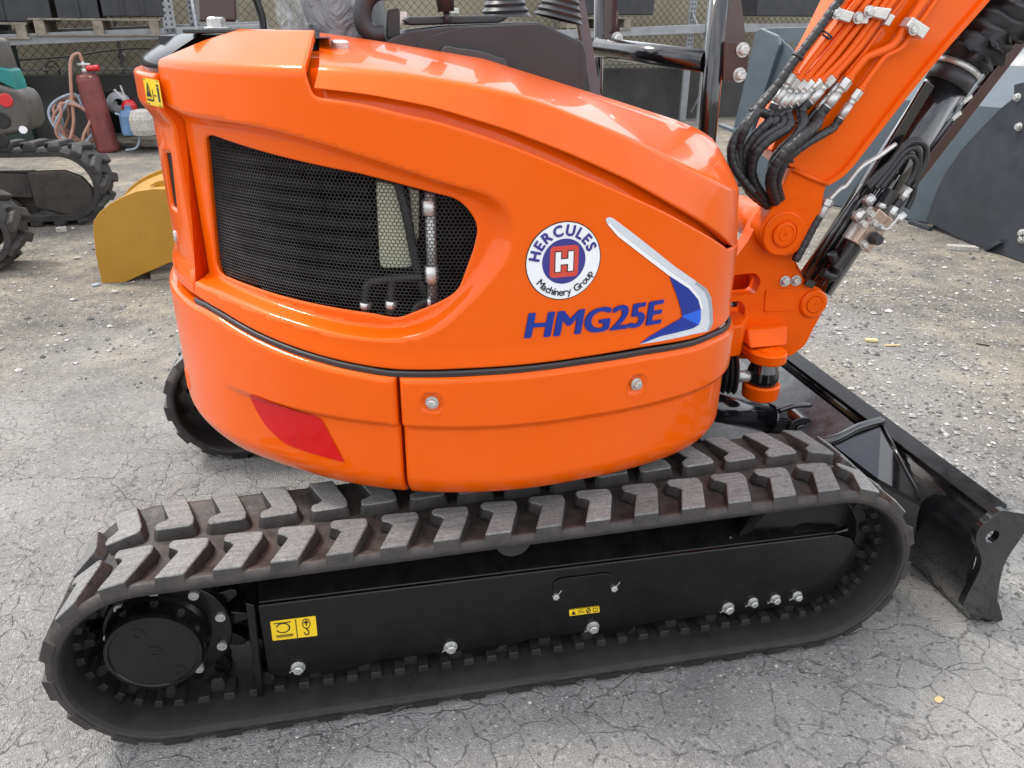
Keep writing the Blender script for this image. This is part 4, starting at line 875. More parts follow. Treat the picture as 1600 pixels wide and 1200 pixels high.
# bottom flange seen as a raised edge
q = MB(); q.sheet([[tuple(p+np.array([0, y, 0])) for p in py(spl([(1292, 288), (1314, 274), (1333, 254), (1364, 214), (1422, 140), (1482, 68), (1547, -6), (1665, -150)], 5), YB)] for y in (-.012, .14)]); 
q.sheet([[tuple(p+np.array([0, y, 0])) for p in py(spl([(1286, 284), (1308, 270), (1327, 250), (1358, 210), (1416, 136), (1476, 64), (1541, -10), (1659, -150)], 5), YB)] for y in (-.012, .14)])
q.sheet([[tuple(p+np.array([0, -.012, 0])) for p in py(spl(l_, 5), YB)] for l_ in ([(1292, 288), (1314, 274), (1333, 254), (1364, 214), (1422, 140), (1482, 68), (1547, -6), (1665, -150)], [(1286, 284), (1308, 270), (1327, 250), (1358, 210), (1416, 136), (1476, 64), (1541, -10), (1659, -150)])], sm=False)
q.build('boom_flange', ORANGE, boom)
# foot tube and pin
fp = PY(1223, 365, YB)
q = MB(); q.cyl(fp+np.array([0, .0, 0]), fp+np.array([0, .27, 0]), .052, n=36); q.build('foot_tube', ORANGE2, boom)
boss('foot_pin', 1223, 365, YB-.004, [(.062, -.01), (.062, .004), (.058, .007), (.040, .007), (.039, .004), (.034, .004), (.033, .012), (.027, .013), (.026, .011), (.018, .011), (.017, .013), (.005, .013), (.004, .010), (0, .010)], ORANGE2, boom)

# hydraulic pipes, clamps, fittings and wrapped hoses
Z4 = lambda x, y: (1130+x/3.404, y/3.404)
YP = YB-.018
PIPES = [[(690, -45), (650, 0), (545, 130), (430, 290), (362, 402)], [(760, -50), (700, 25), (620, 125), (500, 280), (388, 432)], [(812, -50), (760, 15), (690, 110), (545, 295), (424, 437)], [(862, -50), (800, 30), (742, 105), (600, 290), (464, 440)],
         [(905, -50), (850, 25), (790, 105), (655, 290), (508, 436)], [(940, -50), (890, 20), (822, 110), (720, 255), (574, 418)], [(990, -50), (945, 15), (880, 95), (755, 270), (606, 452)],
         [(1105, -45), (1050, 30), (965, 150), (930, 205), (895, 245), (850, 268), (780, 295), (745, 320), (655, 432)], [(1165, -50), (1110, 30), (1000, 185), (960, 240), (930, 265), (880, 290), (842, 322), (720, 490)]]
RP = [.0085, .009, .009, .009, .009, .0095, .0055, .0105, .008]
HOSES = [[(-1, 0)], ]
ends = []
for k, pl in enumerate(PIPES):
    yo = YP-(.004 if k in (0, 7, 8) else 0)+(.004 if k == 6 else 0)
    pts = [PY(*Z4(x, y), yo) for x, y in pl]; mb = MB(); sp_ = spl(pts, 6); mb.tube(sp_, RP[k], 12)
    d = sp_[-1]-sp_[-3]; d = d/np.linalg.norm(d); e = sp_[-1]
    mb.cyl(e-d*.012, e-d*.004, RP[k]*1.35, n=16); mb.cyl(e-d*.02, e-d*.012, RP[k], RP[k]*1.35, n=16); mb.build('hydraulic_pipe', ORANGE, boom)
    R_ = RP[k]
    f_ = MB(); f_.cyl(e-d*.004, e+d*.020, R_*1.5, n=6, rot=.3*k); f_.cyl(e+d*.020, e+d*.024, R_*1.5, R_*1.2, n=6, rot=.3*k); f_.cyl(e+d*.024, e+d*.036, R_*1.1, n=16)
    f_.cyl(e+d*.036, e+d*.074, R_*1.32, n=20); f_.cyl(e+d*.074, e+d*.080, R_*1.32, R_*1.1, n=20); f_.build('hose_fitting', STEEL, boom); ends.append((e+d*.074, d, R_))
def hose(pts, r, name='hydraulic_hose', parent=None, wrap=.021, m=None):
    P = resample(np.array(spl(pts, 10)), .0035, False); L = np.arange(len(P))*.0035
    rr = [r*(.89 if (l_ % wrap) < .0036 else 1.0) for l_ in L] if wrap else r
    mb = MB(); mb.tube([tuple(p) for p in P], rr, 12); return mb.build(name, m or HOSE, parent or boom)
H4 = lambda x, y, Y: PY(1100+x/3, y/3, Y)
hl = [[(250, 525, -.01), (190, 610, -.02), (165, 700, 0), (190, 850, .02), (300, 965, .05)],
      [(300, 575, -.005), (225, 650, 0), (185, 740, .01), (215, 870, .03), (310, 972, .06)],
      [(330, 570, 0), (240, 640, .01), (178, 730, .025), (205, 880, .05), (315, 980, .08)],
      [(370, 585, -.01), (270, 650, -.012), (222, 730, 0), (235, 850, .025), (300, 950, .06)],
      [(400, 590, -.02), (300, 660, -.025), (235, 740, -.015), (228, 840, .005), (285, 930, .04)],
      [(465, 575, -.02), (430, 640, -.03), (350, 720, -.02), (320, 800, 0), (330, 900, .03)],
      [(480, 590, 0), (430, 640, .0), (330, 730, .02), (310, 820, .04), (330, 920, .06)],
      [(520, 590, -.03), (440, 660, -.05), (345, 760, -.04), (312, 850, -.02), (335, 945, .03)],
      [(570, 620, -.02), (470, 680, -.035), (385, 755, -.03), (345, 850, -.01), (360, 930, .03)]]
for (e, d, r), pl in zip(ends, hl):
    hose([e-d*.004, e+d*.03]+[H4(x, y, YB-.03+o) for x, y, o in pl], max(r*1.42, .0115) if r > .006 else .008)
hose([H4(x, y, YB-.035) for x, y in ((680, -60), (620, 20), (520, 160), (420, 290), (330, 420), (240, 525), (160, 625), (128, 700), (145, 790), (230, 900))], .0115)
hose([H4(x, y, YB-.03) for x, y in ((440, 262), (370, 360), (290, 450), (215, 545), (165, 640), (150, 730), (185, 850))], .008)
# clamp blocks with bolts
def clamp(pl, bolt, depth=.028):
    mb = MB(); P_ = [PY(*Z4(x, y), YP+.004) for x, y in pl]; mb.prism(P_, (0, -depth, 0)); o = mb.build('pipe_clamp', ALU, boom, bevel=.003)
    if bolt: b = MB(); b.bolt(PY(*Z4(*bolt), YP+.004-depth), (0, -1, 0), .0105, .008); b.build('clamp_bolt', STEEL, o)
clamp([(558, 95), (588, 42), (668, 66), (640, 122)], (600, 70)); clamp([(668, 122), (690, 72), (752, 78), (740, 128)], (716, 94), .024); clamp([(742, 86), (770, 36), (856, 46), (822, 108)], (775, 62), .034)
clamp([(828, 130), (862, 72), (890, 84), (856, 140)], None, .022); clamp([(930, 138), (966, 88), (1056, 150), (1016, 208)], (1012, 156), .034)
for k in range(5):
    b = MB(); x, y = ((440, 265), (575, 165), (455, 585), (395, 745), (235, 525))[k]; c = H4(x, y, YB-.035); b.lathe(c, Vector((.55, .0, .8)), [(.0135, -.0025), (.016, -.0025), (.016, .0025), (.0135, .0025), (.0135, -.0025)], 18); b.build('cable_tie', PLASTIC, boom)

# boom lift cylinder with guards and valve block
YC = YB+.09
cy = MB(); A, B = PY(1272, 448, YC), PY(1497, 106, YC); cyd = (B-A)/np.linalg.norm(B-A)
cy.cyl(A, B, .058, n=40); CY = cy.build('boom_cylinder', BLACKG, EX)
q = MB(); q.cyl(B-cyd*.055, B-cyd*.012, .0615, n=40); q.build('cylinder_sleeve', PLASTIC, CY)
q = MB(); q.cyl(B-cyd*.012, B+cyd*.004, .064, n=40); q.build('hose_band', STEEL, CY)
q = MB(); prof = [(.05, 0)]
for k in range(16):
    h = .012+k*.034; prof += [(.058+.012*min(1, k/4), h), (.082+.030*min(1, k/4)+.006*math.sin(k*2.3), h+.013), (.080+.030*min(1, k/4)+.006*math.sin(k*2.3), h+.018)]
rows = []; ax_, e1, e2 = ortho(Vector(cyd))
for i, (r, h) in enumerate(prof):
    rows.append([Vector(B)+ax_*(h+.007*math.sin(3*t+i*1.7)+.004*math.sin(7*t+i))+(e1*math.cos(t)+e2*math.sin(t))*r*(1+.06*math.sin(2*t+i)+.03*math.sin(5*t+2*i)) for t in np.linspace(0, 2*math.pi, 40, endpoint=False)])
q.sheet(rows, close=True); q.build('rod_gaiter', PLASTIC, CY, recalc=False)
def rail_(name, a, b, Y, wd, th, m):
    q = MB(); p, r = PY(*a, Y), PY(*b, Y); q.bar(p, r, th, wd, (0, 1, 0)); return q.build(name, m, CY, bevel=.002)
q = MB(); q.bar(PY(1262, 448, YB+.02), PY(1452, 130, YB+.02), .030, .012, (0, 1, 0)); q.build('guard_rail', BLACKG, CY, bevel=.002)
q = MB(); q.bar(PY(1425, 285, YC-.02), PY(1640, 5, YC-.02), .034, .016, (0, 1, 0)); q.build('guard_rail', MAROON, CY, bevel=.002)
q = MB(); q.bar(PY(1392, 330, YC+.01), PY(1600, 40, YC+.01), .02, .016, (0, 1, 0)); q.build('guard_rail', BLACKG, CY, bevel=.002)
for x, y in ((1505, 160), (1488, 186)):
    q = MB(); c = PY(x, y, YC-.03); q.bar(c, c+np.array([.022, 0, .018]), .012, .004, (0, 1, 0)); q.build('rail_spacer', STEEL, CY)
# bundled tubes beneath the cylinder
for k, (a, b, r) in enumerate((((1262, 436), (1372, 268), .009), ((1272, 440), (1382, 270), .009), ((1282, 444), (1392, 275), .008), ((1292, 440), (1402, 272), .009), ((1255, 430), (1350, 290), .008))):
    q = MB(); q.cyl(PY(*a, YB+.015-.004*k), PY(*b, YB+.015-.004*k), r, n=12); q.build('hydraulic_tube', BLACKG, CY)
Z5 = lambda x, y, Y: PY(1300+x/4.443, 150+y/4.443, Y)
for pl, r in (([(250, 640), (380, 500), (470, 380), (560, 318), (640, 340), (655, 420), (620, 520), (560, 640)], .0085), ([(300, 640), (420, 490), (500, 390), (570, 362), (605, 400), (605, 480), (580, 590), (560, 700), (520, 780)], .0085), ([(340, 640), (450, 500), (510, 425), (560, 420), (585, 470), (560, 560), (520, 620)], .0080), ([(240, 620), (360, 500), (450, 410), (490, 340), (560, 300), (620, 310)], .006)):
    hose([Z5(x, y, YB-.01) for x, y in pl], r, parent=CY, wrap=0)
q = MB(); q.prism([Z5(x, y, YB-.045) for x, y in ((160, 1020), (330, 780), (430, 865), (262, 1092))], (0, .05, 0)); VB = q.build('valve_block', BRONZE, CY, bevel=.003)
q = MB(); q.prism([Z5(x, y, YB-.02) for x, y in ((105, 992), (262, 765), (332, 782), (160, 1022))], (0, .05, 0)); q.build('valve_body', ALU, VB, bevel=.003)
q = MB(); c = Z5(285, 985, YB-.045); q.lathe(c, (0, -1, 0), [(.018, 0), (.018, .004), (.015, .005), (.015, .026), (.013, .03), (0, .03)], 24); q.build('valve_knob', PLASTIC, VB)
for x, y in ((290, 885), (335, 915), (212, 890), (268, 822), (220, 1030)):
    q = MB(); q.bolt(Z5(x, y, YB-.045), (0, -1, 0), .009, .010); q.build('valve_fitting', STEEL, VB)
q = MB(); q.tube(spl([Z5(x, y, YB-.062) for x, y in ((335, 915), (380, 925), (430, 880), (460, 840))], 6), .004, 8); q.build('steel_line', STEEL, VB)
for a, b, r in (((440, 870), (498, 815), .015), ((395, 835), (440, 770), .013), ((475, 720), (540, 640), .012), ((225, 745), (285, 700), .016), ((150, 860), (215, 800), .016), ((335, 780), (352, 745), .014)):
    q = MB(); p0, p1 = Z5(*a, YB-.03), Z5(*b, YB-.03); q.cyl(p0, p1, r*.8, n=18); q.cyl(p0+(p1-p0)*.3, p0+(p1-p0)*.6, r, n=6); q.build('hose_fitting', STEEL, VB)
for pl in ([(160, 1010), (90, 1110), (60, 1150), (20, 1200)], [(360, 760), (400, 690), (420, 650)], [(440, 770), (480, 715), (500, 690)]):
    q = MB(); q.tube(spl([Z5(x, y, YB-.02) for x, y in pl], 5), .014, 12); q.build('hose_elbow', HOSE, VB)
q = MB(); q.tube(spl([PY(x, y, YB-.01) for x, y in ((1300, 395), (1308, 425), (1300, 432), (1285, 425))], 6), .014, 12); q.build('hose_elbow', HOSE, VB)
# hose on the post side with its coupling
hose([PY(x, y, YB+.0) for x, y in ((1242, 408), (1258, 378), (1270, 355), (1280, 338))], .0125, parent=CY, wrap=.02)
q = MB(); p0, p1 = PY(1277, 345, YB), PY(1296, 312, YB); q.cyl(p0, p1, .011, n=18); q.cyl(p0+(p1-p0)*.72, p1, .016, n=6); q.build('hose_fitting', STEEL, CY)
q = MB(); q.tube(spl([PY(x, y, YB) for x, y in ((1296, 312), (1312, 296), (1322, 290), (1345, 262), (1372, 245), (1400, 225))], 5), .0065, 10); q.build('steel_line', STEEL, CY)

# ================================================================== OPERATOR STATION
YK = .56
cs = MB(); pl = [(600, 75), (606, 62), (640, 48), (700, 41), (780, 38), (840, 34), (850, 38), (898, 60), (912, 66), (918, 90), (914, 150), (900, 250), (620, 250)]
cs.prism(py(rounded(pl, 6, 3), YK), (0, .20, 0)); CS = cs.build('control_console', PLASTIC, EX, bevel=.008)
cs = MB(); cs.prism(py(rounded([(648, 90), (655, 64), (680, 54), (720, 43), (845, 37), (905, 68), (908, 140), (905, 200), (650, 160)], 5, 3), YK-.004), (0, .01, 0)); cs.build('console_side_panel', PLASTIC, CS, bevel=.003)
cs = MB(); cs.prism(py(spl([(690, 78), (720, 76), (752, 80), (775, 88), (792, 98), (792, 150), (690, 150)], 4, True), YK-.03), (0, .02, 0)); cs.build('console_trim', SEATW, CS, bevel=.003)
cs = MB(); cs.prism(py([(628, 32), (640, 26), (790, 23), (795, 28), (780, 36), (640, 40)], YK+.03), (0, .14, 0)); cs.build('arm_rest', PLASTIC, CS, bevel=.006)
def bellow(px, y0, lean, parent):
    q = MB(); c = PY(px, y0, YK+.10); prof = []
    for k in range(7): prof += [(.060-.006*k, .014*k), (.052-.006*k, .014*k+.008)]
    q.lathe(c, Vector((lean, 0, 1)), prof, 26); q.build('lever_bellows', HOSE, parent)
    q = MB(); ax = Vector((lean, 0, 1)).normalized(); q.cyl(Vector(c)+ax*.08, Vector(c)+ax*.5, .011, n=14); q.build('control_lever', PLASTIC, parent)
bellow(790, 27, -.05, CS); bellow(872, 30, .22, CS)
q = MB(); p0, p1 = PY(697, 18, YK+.02), PY(690, -60, YK+.02); q.cyl(p0, p1, .018, .024, n=18); q.cyl(PY(700, 37, YK+.02), p0, .007, n=10); q.build('lock_lever', PLASTIC, CS)
q = MB(); q.prism(py(rounded([(704, 22), (703, 13), (716, 12), (719, 22)], 2, 2), YK+.12), (0, .03, 0)); q.build('key_switch', ALU, CS, bevel=.002)
q = MB(); lp_ = [(640, -20), (612, -16), (588, -14), (572, 0), (566, 22), (570, 42), (584, 53), (600, 52)]; q.tube(spl([PY(x, y, YK+.02) for x, y in lp_], 8), .020, 14); q.build('grab_handle', PLASTIC, EX)
q = MB(); q.prism(py(rounded([(604, 60), (607, 14), (624, 12), (625, 58)], 3, 2), YK+.04), (0, .05, 0)); BK = q.build('belt_buckle', PLASTIC, EX, bevel=.004)
q = MB(); q.prism(py([(625, 36), (625, 18), (636, 18), (636, 36)], YK+.05), (0, .02, 0)); q.build('buckle_tongue', STEEL, BK)
# wrapped seat
se = MB(); rows = []
for k, (dx, z, w_) in enumerate(((-.00, 1.15, .18), (-.02, 1.25, .21), (-.04, 1.37, .22), (-.07, 1.50, .21), (-.10, 1.62, .19))):
    rows.append([(.74+dx+.09*math.cos(t)+.015*math.sin(4*t+k), .86+w_*math.sin(t), z) for t in np.linspace(0, 2*math.pi, 28, endpoint=False)])
se.sheet(rows, close=True); SE = se.build('seat_back', SEATW, EX)
rows = []
rs2 = np.random.default_rng(3)
for k in range(12):
    z = 1.14+k*.045; rows.append([(.73-.012*k+.115*math.cos(t)+.014*math.sin(5*t+k*1.3)+rs2.normal(0, .005), .86+.25*math.sin(t)+rs2.normal(0, .006), z) for t in np.linspace(0, 2*math.pi, 44, endpoint=False)])
fm = MB(); fm.sheet(rows, close=True); fm.build('seat_film', FILM, SE, recalc=False)
q = MB(); q.box((.62, .56, .845), (1.60, 1.42, .88)); q.build('cab_floor', PLASTIC, EX, bevel=.006)
# canopy posts
def ppost(name, pl, Y, dep, m, bevel=.004):
    q = MB(); q.prism(py(pl, Y), (0, dep, 0)); return q.build(name, m, EX, bevel=bevel)
rp = ppost('canopy_post', [(310, 34), (306, -70), (366, -70), (369, 34)], .56, .06, MAROON)
c = PY(336, 41, .46); pl_ = MB(); pl_.box((c[0]-.055, .42, ZTOP+.004), (c[0]+.10, .64, ZTOP+.012)); PLT = pl_.build('post_foot_plate', BLACKG, rp, bevel=.002)
q = MB(); q.bolt((c[0]+.002, .47, ZTOP+.012), (0, 0, 1), .018, .018); q.build('foot_bolt', STEEL, PLT)
hose([PY(x, y, .66) for x, y in ((392, -20), (404, 10), (410, 30), (412, 50))], .008, 'wiring_loom', EX, 0)
for (a_, b_, r_p, Y, brk) in (((1130, -60), (1101, 250), .0235, .60, [(1132, 64), (1130, 126), (1161, 127), (1168, 114), (1171, 72), (1166, 66)]), ((937, -60), (934, 200), .0135, .98, [(943, 52), (943, 75), (971, 75), (971, 53)])):
    q = MB(); p0, p1 = PY(*a_, Y+.02), PY(*b_, Y+.02); p1 = p0+(p1-p0)*((.885-p0[2])/(p1[2]-p0[2])); q.cyl(p0, p1, r_p, n=28); fp_ = q.build('canopy_post', BLACKG, EX)
    q = MB(); q.prism(py(brk, Y-.01), (0, .012, 0)); BR = q.build('post_bracket', MAROON, fp_, bevel=.002)
    x0 = brk[0][0]; x1 = brk[3][0]; q = MB(); q.prism(py([(x0+2, -50), (x0, brk[0][1]+1), (x1-2, brk[0][1]+1), (x0+.55*(x1-x0), -50)], Y+.012), (0, .01, 0)); q.build('post_web', MAROON, fp_)
    for bx, by in (((1160, 78), (1155, 117)) if x0 > 1000 else ((964, 60),)):
        q = MB(); q.bolt(PY(bx, by, Y-.01), (0, -1, 0), .0125, .014); q.build('bracket_bolt', STEEL, BR)
q = MB(); q.bar(PY(905, 5, .80), PY(936, 190, .62), .025, .02, (0, 1, 0)); q.build('windscreen_strut', MAROON, EX)
q = MB(); q.cyl(PY(934, 74, .94), PY(1104, 96, .64), .026, n=24); q.build('grab_rail', BLACKG, EX)

# ================================================================== YARD BEHIND
WA = math.atan(.12); WE = np.array([math.cos(WA), math.sin(WA), 0]); WN = np.array([-math.sin(WA), math.cos(WA), 0]); W0 = np.array([-2.7, 9.9, 0])
def PW(px, py_, off=0.):
    """point on the vertical plane parallel to the yard wall, off metres behind (+) or before (-) it"""
    d = ray(px, py_); t = ((W0+WN*off-CAM)@WN)/(d@WN); return CAM+d*t
def wpt(a, z, off=0.): return W0+WE*a+WN*off+np.array([0, 0, z])
def wq(p, dep): return tuple(WN*dep)
mb = MB(); mb.prism([wpt(-9, -.05), wpt(22, -.05), wpt(22, .74), wpt(-9, .74)], wq(0, .25)); tag(mb.build('yard_wall', WALLD, bevel=.01), 'low dark stained concrete wall along the back of the yard', 'wall')
mb = MB(); mb.prism([wpt(-9, -.05, .55), wpt(22, -.05, .55), wpt(22, 2.3, .55), wpt(-9, 2.3, .55)], wq(0, .2)); tag(mb.build('building_wall', WALLB), 'beige rendered building wall behind the chain link fence', 'wall')
CF = empty('chain_link_fence', tuple(wpt(2, 0, .10)), 'chain link fence standing on the low concrete wall', 'fence')
mb = MB()
for k in range(-40, 300):
    for sg in (1, -1):
        a0 = -9+k*.105; p = wpt(a0 if sg > 0 else a0+1.5, .74, .12); r = wpt(a0+1.5 if sg > 0 else a0, 2.24, .12); mb.bar(p, r, .0065, .0065, tuple(WN))
mb.build('wire_mesh', mat('weathered_wire', (.075, .068, .055), .6, var=.3), CF, kind='stuff', recalc=False)
for k in range(11):
    mb = MB(); a0 = -8+k*2.9; mb.cyl(wpt(a0, .70, .16), wpt(a0, 2.3, .16), .024, n=12); mb.build('fence_post', GALV, CF)
mb = MB(); mb.cyl(wpt(-9, .80, .13), wpt(22, .80, .13), .010, n=8); mb.build('tension_wire', GALV, CF)
gp = MB(); c = PW(20, 150, -.12); gp.box((c[0]-.15, c[1]-.05, 0), (c[0]+.14, c[1]+.08, 2.6)); tag(gp.build('steel_column', mat('dark_green_paint', (.018, .035, .030), .6, var=.3), bevel=.008), 'dark green square steel column before the low wall', 'column')
# wall pipe stub and cables
mb = MB(); c = PW(192, 88, .55); mb.cyl(c, c-WN*.22, .05, n=18); mb.cyl(c-WN*.221, c-WN*.19, .036, n=18, mi=1); tag(mb.build('pipe_stub', [mat('grey_pvc', (.35, .34, .32), .5), INK]), 'short grey pipe stub poking out of the beige wall', 'pipe')
mb = MB(); mb.tube(spl([PW(x, y, -.02) for x, y in ((-30, 96), (40, 93), (110, 88), (170, 79), (225, 76), (300, 80))], 8), .011, 6); tag(mb.build('slung_cable', PLASTIC), 'black cable slung along the beige wall', 'cable')
mb = MB(); mb.tube(spl([PW(x, y, .2) for x, y in ((70, 112), (74, 100), (82, 95), (90, 102), (95, 118), (88, 108), (78, 104), (72, 114))], 6), .008, 6); tag(mb.build('cable_loop', PLASTIC), 'tangled loop of black cable on the beige wall', 'cable')

# racks of galvanised steel
def upright(px, y0, off, w_, parent, name='upright', z1=2.5):
    b = PW(px, y0, off); a = float((b-W0)@WE); mb = MB()
    mb.prism([wpt(a-w_/2, 0, off), wpt(a+w_/2, 0, off), wpt(a+w_/2, z1, off), wpt(a-w_/2, z1, off)], wq(0, .05)); o = mb.build(name, GALV, parent, bevel=.004)
    h = MB()
    for k in range(int((z1-.9)/.06)):
        for s_ in (-1, 1):
            p = wpt(a+s_*w_*.22, .9+k*.06, off-.0015); h.add([p+WE*x*.009+np.array([0, 0, z*.012]) for x, z in ((-1, -1), (1, -1), (1, 1), (-1, 1))], [(0, 1, 2, 3)])
    h.build('punched_holes', INK, o, recalc=False, kind='stuff'); return o
def beam(p0, p1, off, parent):
    A, B = PW(*p0, off), PW(*p1, off); mb = MB(); h = .115
    for o_, d_ in ((0, 0),):
        mb.prism([A, B, B+np.array([0, 0, h]), A+np.array([0, 0, h])], wq(0, .05)); 
    return mb.build('shelf_beam', GALV, parent, bevel=.006)
R1 = empty('storage_rack', tuple(PW(130, 225, -.9)*np.array([1, 1, 0])), 'galvanised storage rack carrying pallets and black boxes above the gas cylinder', 'rack', None)
beam((-120, 77), (420, 54), -.95, R1); beam((-120, 70), (420, 49), -.25, R1); upright(262, 23, -.95, .135, R1); upright(300, 10, -.25, .12, R1)
mb = MB(); mb.bar(PW(296, -20, -.3), PW(310, 60, -.9), .03, .03); mb.build('brace', GALV, R1)
R2 = empty('storage_rack', tuple(PW(1075, 185, -.6)*np.array([1, 1, 0])), 'galvanised storage rack with upright and beam seen between the canopy posts', 'rack')
beam((860, 62), (1112, 51), -.6, R2); beam((1112, 51), (1330, 48), -.6, R2); upright(1079, 60, -.25, .105, R2); upright(1108, 30, -.62, .05, R2)
for a, b in (((1078, 100), (1098, 78)), ((1080, 175), (1104, 130)), ((1082, 20), (1098, 60))):
    mb = MB(); mb.bar(PW(*a, -.25), PW(*b, -.55), .02, .02); mb.build('brace', GALV, R2)
def pallet(x0, x1, yt, yb, off, label, group=None):
    """from left x0 to right x1 (sight lines), standing on the beam"""
    A = PW(x0, yb, off); B = PW(x1, yb, off); a, b = float((A-W0)@WE), float((B-W0)@WE); z = A[2]; H = PW(x0, yt, off)[2]-z; o = empty('pallet', tuple((A+B)/2), label, 'pallet', group)
    L = b-a
    for k in range(3):
        c = a+L*(.06+.44*k); mb = MB(); mb.prism([wpt(c-.05, z+.018, off), wpt(c+.05, z+.018, off), wpt(c+.05, z+H-.02, off), wpt(c-.05, z+H-.02, off)], wq(0, .75)); mb.build('stringer', WOOD, o, bevel=.004)
    for zz, n_ in ((z, 3), (z+H-.02, 5)):
        for j in range(n_):
            y = off-.004+j*(.68/(n_-1)); mb = MB(); e = random.uniform(-.012, .012); mb.prism([wpt(a-.01+e, zz, y), wpt(b+.01+e, zz+random.uniform(-.004, .004), y), wpt(b+.01+e, zz+.02, y), wpt(a-.01+e, zz+.02, y)], wq(0, .085)); mb.build('deck_board', WOOD, o, bevel=.002)
    return z+H
def crate(x0, x1, yb, off, h, label, depth=.6, ribs=2, m=None):
    A, B = PW(x0, yb, off), PW(x1, yb, off); a, b = float((A-W0)@WE), float((B-W0)@WE); z = A[2]
    o = empty('steel_box', tuple((A+B)/2), label, 'box')
    mb = MB(); mb.prism([wpt(a, z, off), wpt(b, z, off), wpt(b+.015, z+h, off), wpt(a-.015, z+h, off)], wq(0, depth)); mb.build('body', m or CRATE, o, bevel=.012)
    for k in range(ribs):
        c = a+(b-a)*(k+1)/(ribs+1); mb = MB(); mb.prism([wpt(c-.02, z+.01, off-.018), wpt(c+.02, z+.01, off-.018), wpt(c+.02, z+h, off-.018), wpt(c-.02, z+h, off-.018)], wq(0, .017)); mb.build('rib', m or CRATE, o, bevel=.004)
pallet(52, 255, 28, 56, -1.0, 'weathered wooden pallet on the rack beam under two black boxes')
pallet(-130, 46, 34, 61, -1.0, 'weathered wooden pallet on the rack beam ending short of its neighbour')
pallet(905, 985, 27, 47, -.62, 'small weathered pallet end on the rack beam beside the canopy post')
crate(-70, 82, 33.5, -.93, .9, 'black steel box with a single rib on the pallet that ends short', ribs=1)
crate(91, 157, 30, -.93, .9, 'narrow black steel box beside the gap that shows fence wire', ribs=1)
crate(161, 256, 26, -.97, .9, 'wide black steel box next to the punched rack upright')
crate(900, 1021, 22.5, -.62, .5, 'long black steel box on the rack behind the grab rail', ribs=0)
crate(1182, 1300, 25, -.7, .4, 'black steel box on the rack left of the boom hoses', ribs=0)

# gas cylinder with hose and junk along the wall
gcb = np.array([-1.99, 8.66, 0.]); GC = empty('gas_cylinder', tuple(gcb), 'dark red gas cylinder leaning before the low wall', 'cylinder')
ax = Vector((-.10, .03, 1)).normalized()
mb = MB(); mb.lathe(gcb, ax, [(0, .005), (.114, .005), (.120, .03), (.120, .76), (.112, .80), (.09, .825), (.05, .835), (0, .835)], 36); mb.build('body', REDGAS, GC)
mb = MB(); t = Vector(gcb)+ax*.835; mb.cyl(t, t+ax*.05, .035, n=18); mb.cyl(t+ax*.05, t+ax*.13, .018, n=14); mb.cyl(t+ax*.09+Vector((-.06, 0, 0)), t+ax*.09+Vector((.07, 0, 0)), .017, n=12); mb.build('valve', STEEL, GC)
mb = MB(); mb.cyl(t+ax*.05+Vector((.03, -.02, 0)), t+ax*.055+Vector((.16, -.03, .005)), .032, n=18); mb.build('regulator', RED, GC, bevel=.004)
mb = MB(); mb.prism([Vector(gcb)+ax*.80+Vector((x, -.10+y, 0)) for x, y in ((-.04, 0), (.07, 0), (.08, .06), (-.03, .06))], (0, 0, .012)); mb.build('tag', LEAF, GC)
mb = MB(); mb.tube(spl([t+ax*.12, t+Vector((-.03, -.02, .20)), t+Vector((-.12, -.03, .12)), t+Vector((-.18, -.05, -.25)), t+Vector((-.22, -.05, -.52)), t+Vector((-.32, -.08, -.76))], 10), .018, 10); tag(mb.build('gas_hose', PINKHOSE), 'faded pink gas hose hanging from the red cylinder valve', 'hose')
HC = empty('coiled_hose', (-2.28, 8.62, 0), 'coil of faded pink and blue hose against the red cylinder', 'hose')
for k in range(9):
    c = Vector((-2.28+.02*random.uniform(-1, 1), 8.60+.035*k, .30)); R0 = .26+random.uniform(-.05, .05); w_ = random.uniform(-.3, .3)
    mb = MB(); n_ = 40; mb.tube([c+Vector((math.cos(q)*R0*.72+.05*math.sin(q*3+k), .03*math.sin(q*2+k)+w_*.08*math.cos(q), math.sin(q)*R0*1.02)) for q in np.linspace(0, 2*math.pi, n_)], .016, 8, cap=False); mb.build('coil_turn', (PINKHOSE, GREYHOSE)[k % 2], HC)
mb = MB(); mb.tube(spl([Vector((-1.83, 8.6, .42)), Vector((-1.70, 8.58, .36)), Vector((-1.62, 8.57, .20)), Vector((-1.66, 8.55, .06)), Vector((-1.78, 8.54, .03))], 8), .013, 8); tag(mb.build('water_hose', GREYHOSE), 'loose pale blue hose loop right of the red cylinder', 'hose')
def junk(px, py_, Y): return Vector(PY(px, py_, Y))
FE = empty('fire_extinguisher', tuple(junk(207, 206, 8.75)*1.0), 'small red fire extinguisher standing among the junk by the wall', 'extinguisher')
c = junk(205, 183, 8.75); mb = MB(); mb.lathe(c-Vector((0, 0, .05)), (0, 0, 1), [(0, 0), (.075, 0), (.08, .02), (.08, .18), (.06, .22), (.03, .24), (0, .24)], 24); mb.build('body', RED, FE)
mb = MB(); mb.bar(c+Vector((-.02, 0, .18)), c+Vector((-.12, -.02, .30)), .02, .02); mb.bar(c+Vector((-.02, 0, .18)), c+Vector((-.05, 0, .34)), .02, .015); mb.build('handle', STEEL, FE)
mb = MB(); mb.lathe(c-Vector((0, .10, .035)), (0, 0, 1), [(.081, 0), (.081, .06)], 24); mb.build('body_label', WHITE, FE)
